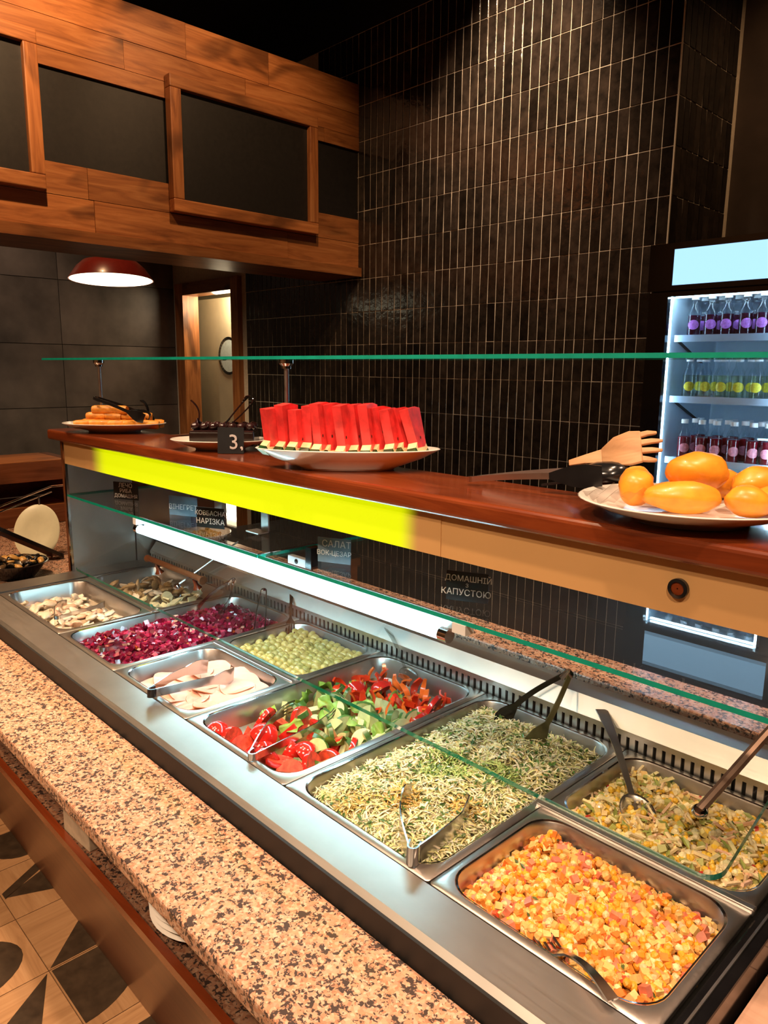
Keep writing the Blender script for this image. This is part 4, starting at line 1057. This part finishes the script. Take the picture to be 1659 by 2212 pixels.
# 4 fried dough on the near plate
p4 = Vector((-.455, 1.045, ZS)); plate('round white plate of orange fried dough balls at right end of shelf', p4, .158, .150, .030, UA)
pot = [(.015, .02, .068, .048, .032, .028, .2), (-.055, .075, .045, .030, .024, .022, 1.2), (.055, .085, .045, .050, .030, .026, -.3), (-.028, -.040, .040, .052, .024, .022, -.15),
       (.058, -.050, .036, .034, .025, .021, .1), (-.078, .005, .045, .026, .024, .026, .9), (.105, .02, .050, .045, .028, .026, .3), (.105, -.03, .036, .03, .024, .02, -.4), (-.015, .03, .032, .04, .03, .02, 0)]
for i, (u, v, z, a, c, d, rz) in enumerate(pot):
    o = MB().ellipsoid((0, 0, 0), (a, c, d), None, 20, 14, .12, i * 2.3).build('fried_dough', 'potato', smooth=True)
    o.location = p4 + U2 * u + V2 * v + Vector((0, 0, z)); o.rotation_euler = (rnd.uniform(-.2, .2), rnd.uniform(-.15, .15), UA + rz)
    tag(o, ['large orange fried dough bun on top of the near pile', 'orange fried bun at the back left of the near plate', 'long orange fried bun at the back of the near plate', 'long orange fried bun at the front of the near plate', 'small orange fried bun at the front right of the near plate',
            'orange fried bun standing alone at the left of the near plate', 'orange fried bun at the right rim of the near plate', 'orange fried bun at the lower right of the near plate', 'orange fried bun hidden under the near pile'][i], 'fried bun', 'fried buns on the near plate')
MAT['film'] = glass('cling_film', (.93, .90, .88), .18, 1.35)
fm = MB(); g = 8; vs_ = []
for i in range(g + 1):
    for j in range(g + 1):
        u = -.142 + .075 * i / g; v = -.045 + .10 * j / g
        vs_.append(Vector(U2 * u + V2 * v) + Vector((0, 0, .030 + .018 * (i / g) + .004 * math.sin(9 * i + 4 * j))))
fm.add(vs_, [(i * (g + 1) + j, (i + 1) * (g + 1) + j, (i + 1) * (g + 1) + j + 1, i * (g + 1) + j + 1) for i in range(g) for j in range(g)])
o = fm.build('cling_film', 'film', smooth=True); o.location = p4; tag(o, 'crumpled clear film over the left rim of the near plate', 'film')
# utensils lying left of the near plate
MAT['beech'] = wood('beech', (.50, .26, .12), (.60, .34, .17), (.66, .40, .22), 0, .5, 2, 0, False, .02)
ws = thing('wooden_salad_hand', 'pale wooden salad server with finger shaped tines behind the fried buns', 'salad server', (-.83, 1.085, 1.402)); frame_to(ws, (-.77, 1.10, 1.425), (-.545, 1.142, 1.488), -V2 + Vector((0, 0, .45))); ws.matrix_world = ws.matrix_world @ Matrix.Scale(.86, 4)
MB().ribbon([Vector((.085, 0, 0)), Vector((.12, 0, .004)), Vector((.16, 0, .0))], [.012, .018, .030], .006, (0, 1, 0)).build('handle', 'beech', ws, smooth=50, bevel=.0015)
MB().ribbon([Vector((.155, 0, .0)), Vector((.185, 0, .012)), Vector((.215, 0, .016)), Vector((.235, 0, .012))], [.030, .058, .066, .060], .009, (0, 1, 0)).build('palm', 'beech', ws, smooth=50, bevel=.002)
for q, l in ((-.022, .026), (-.0075, .038), (.0075, .040), (.022, .030)):
    MB().ribbon([Vector((.228, q, .013)), Vector((.228 + l * .6, q * 1.15, .006)), Vector((.228 + l, q * 1.2, -.006))], [.012, .010, .006], .008, (0, 1, 0)).build('finger', 'beech', ws, smooth=50, bevel=.002)
tongs('steel tongs with glossy black scalloped heads lying by the fried buns', (-.865, 1.06, 1.404), (-.60, 1.085, 1.440), .10, .013, 'spoon', 'pan', (0, 0, 1), None, 'utensil', .008, 'blackpl')
bl = thing('black_ladle', 'glossy black ladle head lying beside the near plate', 'ladle', (-.72, 1.10, 1.402)); frame_to(bl, (-.74, 1.095, 1.404), (-.60, 1.12, 1.425))
MB().ribbon([Vector((0, 0, 0)), Vector((.05, 0, .004)), Vector((.08, 0, .01))], [.012, .014, .02], .004, (0, 1, 0)).build('handle', 'blackpl', bl, smooth=50)
MB().ellipsoid((.115, 0, .012), (.045, .034, .022), None, 20, 10, .1, 3).build('ladle_bowl', 'blackpl', bl, smooth=True)

# ------------------------------------------------------------------ name cards on the glass shelf
def card(x, y, w, h, lines, label, mat='slate', rz=24):
    t = thing('name_card', label, 'name card', (x, y, 1.1785), R(rz), group='name cards on the glass shelf')
    MB().box((0, 0, h / 2), (w, .002, h), None).build('card', mat, t)
    MB().box((0, .010, .0012), (w * .5, .020, .002)).build('card_foot', mat, t)
    lettering(t, lines, (0, -.0016, 0), (PI / 2, 0, 0), ext=.0004)
card(-2.285, 1.046, .098, .056, [('ЛЕЧО', .020, 0, .039), ('РИБА', .018, 0, .022), ('ДОМАШНЯ', .017, 0, .006)], 'black name card with three lines of white lettering at far end', 'slate')
card(-1.925, 1.05, .098, .056, [('ВІНЕГРЕТ', .0205, 0, .018)], 'glare-tinted slate name card reading vinaigrette in white letters', 'slate_glare')
card(-1.727, 1.020, .086, .055, [('КОВБАСНА', .0175, 0, .034), ('НАРІЗКА', .0205, 0, .011)], 'black name card with two lines of white lettering beside the glare-tinted card', 'slate')
card(-1.228, 1.030, .080, .056, [('САЛАТ', .0205, .006, .036), ('ВОК-ЦЕЗАР', .0150, 0, .017)], 'glare-tinted slate name card with two lines of white lettering right of the clamp', 'slate_glare')
card(-.852, 1.034, .080, .056, [('ДОМАШНІЙ', .0150, .002, .038), ('З', .010, 0, .027), ('КАПУСТОЮ', .0165, -.002, .011)], 'black name card with white lettering nearest the camera', 'slate')
# yellow dish behind the far pans
yb = link('shallow_bowl', plate_mesh('shallow_bowl', .095, .095, .035), None, (-2.33, 1.352, .9855)); tag(yb, 'shallow yellowish bowl of chopped food on the rear granite shelf', 'bowl')
dice_pile('bowl_filling', 'yellow chopped filling in the shallow bowl at the back', 'food', (-2.38, -2.28, 1.302, 1.402), 1.008, .008, 120, [(1, 'cube', .008, .013, (.80, .55, .16)), (1, 'corn', .01, .013, (.80, .45, .06))], (.6, .4, .1), seed=9)

# ------------------------------------------------------------------ drinks fridge
FX0, FX1, FY, FZ = -1.70, -1.02, 3.28, 2.15
fg = thing('drinks_fridge', 'tall black drinks fridge with blue light box and glass door', 'fridge', (-1.36, 3.58, 0))
def gpart(mb, name, mat, parent=None, **k):
    o = mb.build(name, mat, parent or fg, **k)
    if parent is None: o.location = -Vector(fg.location)
    return o
gpart(MB().span(FX0, FX0 + .05, FY + .03, FY + .60, 0, FZ), 'side_wall', 'blackgloss')
gpart(MB().span(FX1 - .05, FX1, FY + .03, FY + .60, 0, FZ), 'side_wall', 'blackgloss')
gpart(MB().span(FX0 + .05, FX1 - .05, FY + .58, FY + .60, 0, FZ), 'back_wall', 'blackgloss')
gpart(MB().span(FX0 + .05, FX1 - .05, FY + .03, FY + .58, 1.945, FZ), 'top_box', 'blackgloss')
gpart(MB().span(FX0 + .05, FX1 - .05, FY + .03, FY + .58, 0, .30), 'plinth', 'blackgloss')
cn = gpart(MB().span(FX0 - .005, FX1 + .005, FY - .012, FY + .03, 1.950, FZ), 'canopy', 'blackgloss')
gpart(MB().span(FX0 + .11, FX1 - .02, FY - .016, FY - .011, 1.972, 2.122), 'light_box', 'lightbox')
door = gpart(MB().span(FX0, FX0 + .088, FY, FY + .03, .25, 1.945).span(FX1 - .06, FX1, FY, FY + .03, .25, 1.945).span(FX0 + .088, FX1 - .06, FY, FY + .03, 1.925, 1.945).span(FX0 + .088, FX1 - .06, FY, FY + .03, .25, .32), 'door_frame', 'blackgloss')
gpart(MB().span(FX0 + .086, FX1 - .058, FY + .010, FY + .016, .32, 1.927), 'door_glass', 'glass')
gpart(MB().span(FX0 + .05, FX0 + .085, FY + .035, FY + .58, .30, 1.945).span(FX1 - .085, FX1 - .05, FY + .035, FY + .58, .30, 1.945).span(FX0 + .085, FX1 - .085, FY + .56, FY + .58, .30, 1.945).span(FX0 + .085, FX1 - .085, FY + .035, FY + .56, 1.930, 1.945), 'liner', 'fridge_in')
gpart(MB().span(FX0 + .086, FX0 + .091, FY + .036, FY + .044, .35, 1.92), 'led_strip', 'led')
gpart(MB().span(FX1 - .096, FX1 - .086, FY + .036, FY + .044, .35, 1.92), 'led_strip', 'led')
gpart(MB().span(FX0 + .10, FX1 - .10, FY + .05, FY + .06, 1.922, 1.929), 'led_strip', 'led')
SHZ = [1.762, 1.492, 1.214, .93]
for z in SHZ:
    s_ = gpart(MB().span(FX0 + .10, FX1 - .10, FY + .075, FY + .54, z - .016, z - .006), 'shelf', 'fridge_shelf')
    MB().span(FX0 + .10, FX1 - .10, FY + .068, FY + .075, z - .030, z).build('shelf_rail', 'fridge_shelf', s_)
    for x in (FX0 + .09,):
        MB().loft([[Vector((x, FY + .10, z - .02)), Vector((x, FY + .13, z - .02)), Vector((x, FY + .40, z - .12)), Vector((x, FY + .37, z - .12))], [Vector((x + .006, FY + .10, z - .02)), Vector((x + .006, FY + .13, z - .02)), Vector((x + .006, FY + .40, z - .12)), Vector((x + .006, FY + .37, z - .12))]], True, True).build('shelf_bracket', 'black', s_)
MAT['bottle'] = glass('bottle_glass', (.93, .96, .98), .02, 1.4)
MAT['purple'] = plain('purple_juice', (.030, .003, .022), .12, var=.1, coat=.5)
MAT['lemon'] = glass('lemonade', (.94, .96, .86), .02, 1.3)
MAT['cherry'] = plain('cherry_juice', (.16, .004, .012), .12, var=.1, coat=.5)
MAT['lab_p'] = plain('label_violet', (.50, .16, .62), .5, var=.3, vs_=120)
MAT['lab_y'] = plain('label_yellow', (.80, .70, .06), .5, var=.2, vs_=120)
MAT['lab_r'] = plain('label_pink', (.80, .30, .40), .5, var=.25, vs_=120)
r0 = .0285
gl_m = MB().lathe([(.001, .0), (r0 * .95, .0), (r0, .004), (r0, .100), (r0 * .8, .118), (.0145, .138), (.0135, .160), (.0150, .163), (.0150, .168)], 20).mesh('glass_body', 'bottle', 45)
def liquid(m_, z): return MB().lathe([(.001, .003), (r0 * .93, .003), (r0 * .93, min(z, .098)), (r0 * .93 if z < .1 else r0 * .74, z), (.001, z)], 18).mesh('liquid', m_, 45)
cap_m = MB().lathe([(.0165, .160), (.0165, .177), (.015, .179), (.001, .179)], 16).mesh('cap', 'whitepl', 45)
def lab(m_):
    mb = MB(); n = 10; rr_ = r0 + .0008; lo_ = []
    for i in range(n + 1):
        a = R(-90 - 48 + 96 * i / n); hh = .021 * math.sqrt(max(.05, 1 - ((i - n / 2) / (n / 2)) ** 2))
        lo_.append([Vector((rr_ * math.cos(a), rr_ * math.sin(a), .050 - hh)), Vector((rr_ * math.cos(a), rr_ * math.sin(a), .050 + hh))])
    mb.loft(lo_, closed=False); return mb.mesh('label', m_, True)
kinds = [('purple', 'lab_p', .092, 'dark purple juice', 'violet'), ('lemon', 'lab_y', .10, 'clear lemonade', 'yellow'), ('cherry', 'lab_r', .102, 'cherry red juice', 'pink'), ('lemon', 'lab_y', .10, 'clear lemonade', 'yellow')]
for si, z in enumerate(SHZ):
    lm, lb, lz, what, colr = kinds[si]; shelfn = ('top', 'middle', 'lower', 'lowest')[si]
    liq = liquid(lm, lz); lbm = lab(lb)
    for row in range(3 if si < 3 else 1):
        for i in range(6):
            x = FX0 + .165 + .074 * i + rnd.uniform(-.006, .006) + (.012 if row % 2 else 0); y = FY + .112 + row * .085
            if x > FX1 - .13: continue
            t = thing('juice_bottle', '%s bottle with %s label, %s from left in %s row, %s fridge shelf' % (what, colr, ORD[i], ('front', 'second', 'third')[row], shelfn), 'bottle', (x, y, z - .0058), rnd.uniform(-.25, .25) + R(20), 'bottles in the fridge')
            gb_ = link('glass_body', gl_m, t); link('liquid', liq, t); link('cap', cap_m, gb_); link('label', lbm, gb_)

# ------------------------------------------------------------------ neighbouring counter beyond the end panel
nb = thing('side_counter', 'granite topped side counter beyond the steel end panel', 'counter', (-3.3, 1.2, 0))
bpart(MB().span(-4.2, -2.60, .640, 1.75, .835, .865), 'granite_top', 'granite', nb, bevel=.004)
bpart(MB().span(-4.2, -2.66, .72, 1.7, 0, .835), 'body', 'black', nb)
ws2 = thing('wall_shelf_unit', 'open wooden shelf unit standing on the side counter', 'shelf', (-3.75, 1.0, .865))
bpart(MB().span(-3.95, -3.60, .1, 1.36, 1.07, 1.165), 'shelf_board', 'plank_y', ws2, bevel=.003)
bpart(MB().span(-3.90, -3.60, .64, 1.36, .866, .955), 'shelf_board', 'plank_y', ws2, bevel=.003)
bpart(MB().span(-3.95, -3.92, .64, 1.38, .955, 1.07), 'back_panel', 'brownpanel', ws2)
bpart(MB().span(-3.94, -3.61, 1.36, 1.40, .866, 1.165), 'side_panel', 'brownpanel', ws2)
rk = thing('glass_rack', 'thin chrome rack rails with clips beside the steel end panel', 'rack', (-2.95, 1.0, .865))
bpart(MB().tube([(-2.92, .80, 1.075), (-2.86, 1.02, 1.155), (-2.84, 1.06, 1.158)], .0035, 8).tube([(-2.92, .80, 1.055), (-2.86, 1.02, 1.135)], .0025, 8), 'rail', 'chrome', rk)
for f_ in (.1, .8):
    c = Vector((-2.92, .80, 1.055)).lerp(Vector((-2.86, 1.02, 1.135)), f_)
    bpart(MB().tube([c, c + Vector((0, 0, -.03))], .004, 8), 'clip', 'chrome', rk)
bpart(MB().tube([(-2.84, 1.06, 1.158), (-2.84, 1.06, .865)], .004, 8).tube([(-2.92, .80, 1.075), (-2.92, .80, .865)], .004, 8), 'leg', 'chrome', rk)
cp = MB().lathe([(.001, -.004), (.06, -.004), (.108, .006), (.11, .009), (.106, .011), (.058, .002), (.001, .002)], 40, sx=1, sy=.8).build('lamp_reflection', plain('lamp_reflection_cream', (.80, .78, .55), .3, var=.03), smooth=50)  # cream oval in place of the pendant lamp's reflection in glass
cp.location = (-3.02, 1.012, .955); cp.rotation_euler = Euler((R(0), R(68), R(-40))); tag(cp, 'cream oval put in for the lamp reflection behind the black tray', 'plate')
bt = thing('black_tray', 'black tray leaning on the side counter in front of the cream oval', 'tray', (-2.93, .93, .866))
def slant(y0, z0, y1, z1, h, x0, x1): return MB().loft([[Vector((x0, y0, z0)), Vector((x0, y1, z1)), Vector((x0, y1, z1 - h)), Vector((x0, y0, z0 - h))], [Vector((x1, y0, z0)), Vector((x1, y1, z1)), Vector((x1, y1, z1 - h)), Vector((x1, y0, z0 - h))]], True, True)
bpart(slant(.80, 1.045, 1.055, .885, .016, -2.94, -2.88), 'tray_rim', 'blackpl', bt)
bpart(slant(.80, 1.03, 1.03, .886, .02, -2.95, -2.93), 'tray_wall', 'brownpanel', bt)
bb = thing('black_bowl', 'black bowl of dark mussels on the side counter', 'bowl', (-2.74, .835, .866))
MB().lathe([(.001, .004), (.055, .004), (.06, 0), (.065, .004), (.098, .045), (.108, .055), (.104, .056), (.094, .046), (.06, .012), (.001, .010)], 40).build('bowl_body', 'blackpl', bb, smooth=50)
ms = [MB().ellipsoid((0, 0, 0), (.020, .012, .007), None, 12, 8, .3, i).mesh('mussel', m_, True) for i, m_ in enumerate(('blackpl', plain('mussel_meat', (.55, .30, .08), .3), plain('mussel_shell', (.10, .06, .03), .2)))]
for i in range(34):
    a = rnd.uniform(0, 6.28); r_ = .088 * math.sqrt(rnd.random())
    o = link('mussel', ms[i % 3], None, (-2.74 + r_ * math.cos(a), .835 + r_ * math.sin(a), .915 + .014 * (1 - r_ / .09) + rnd.uniform(0, .006)), rot=(rnd.uniform(-.6, .6), rnd.uniform(-.6, .6), rnd.uniform(0, 6.28)))
    tag(o, ('black', 'orange', 'brown')[i % 3] + ' mussel heaped in the black bowl on the side counter', 'mussel', 'mussels in the bowl')
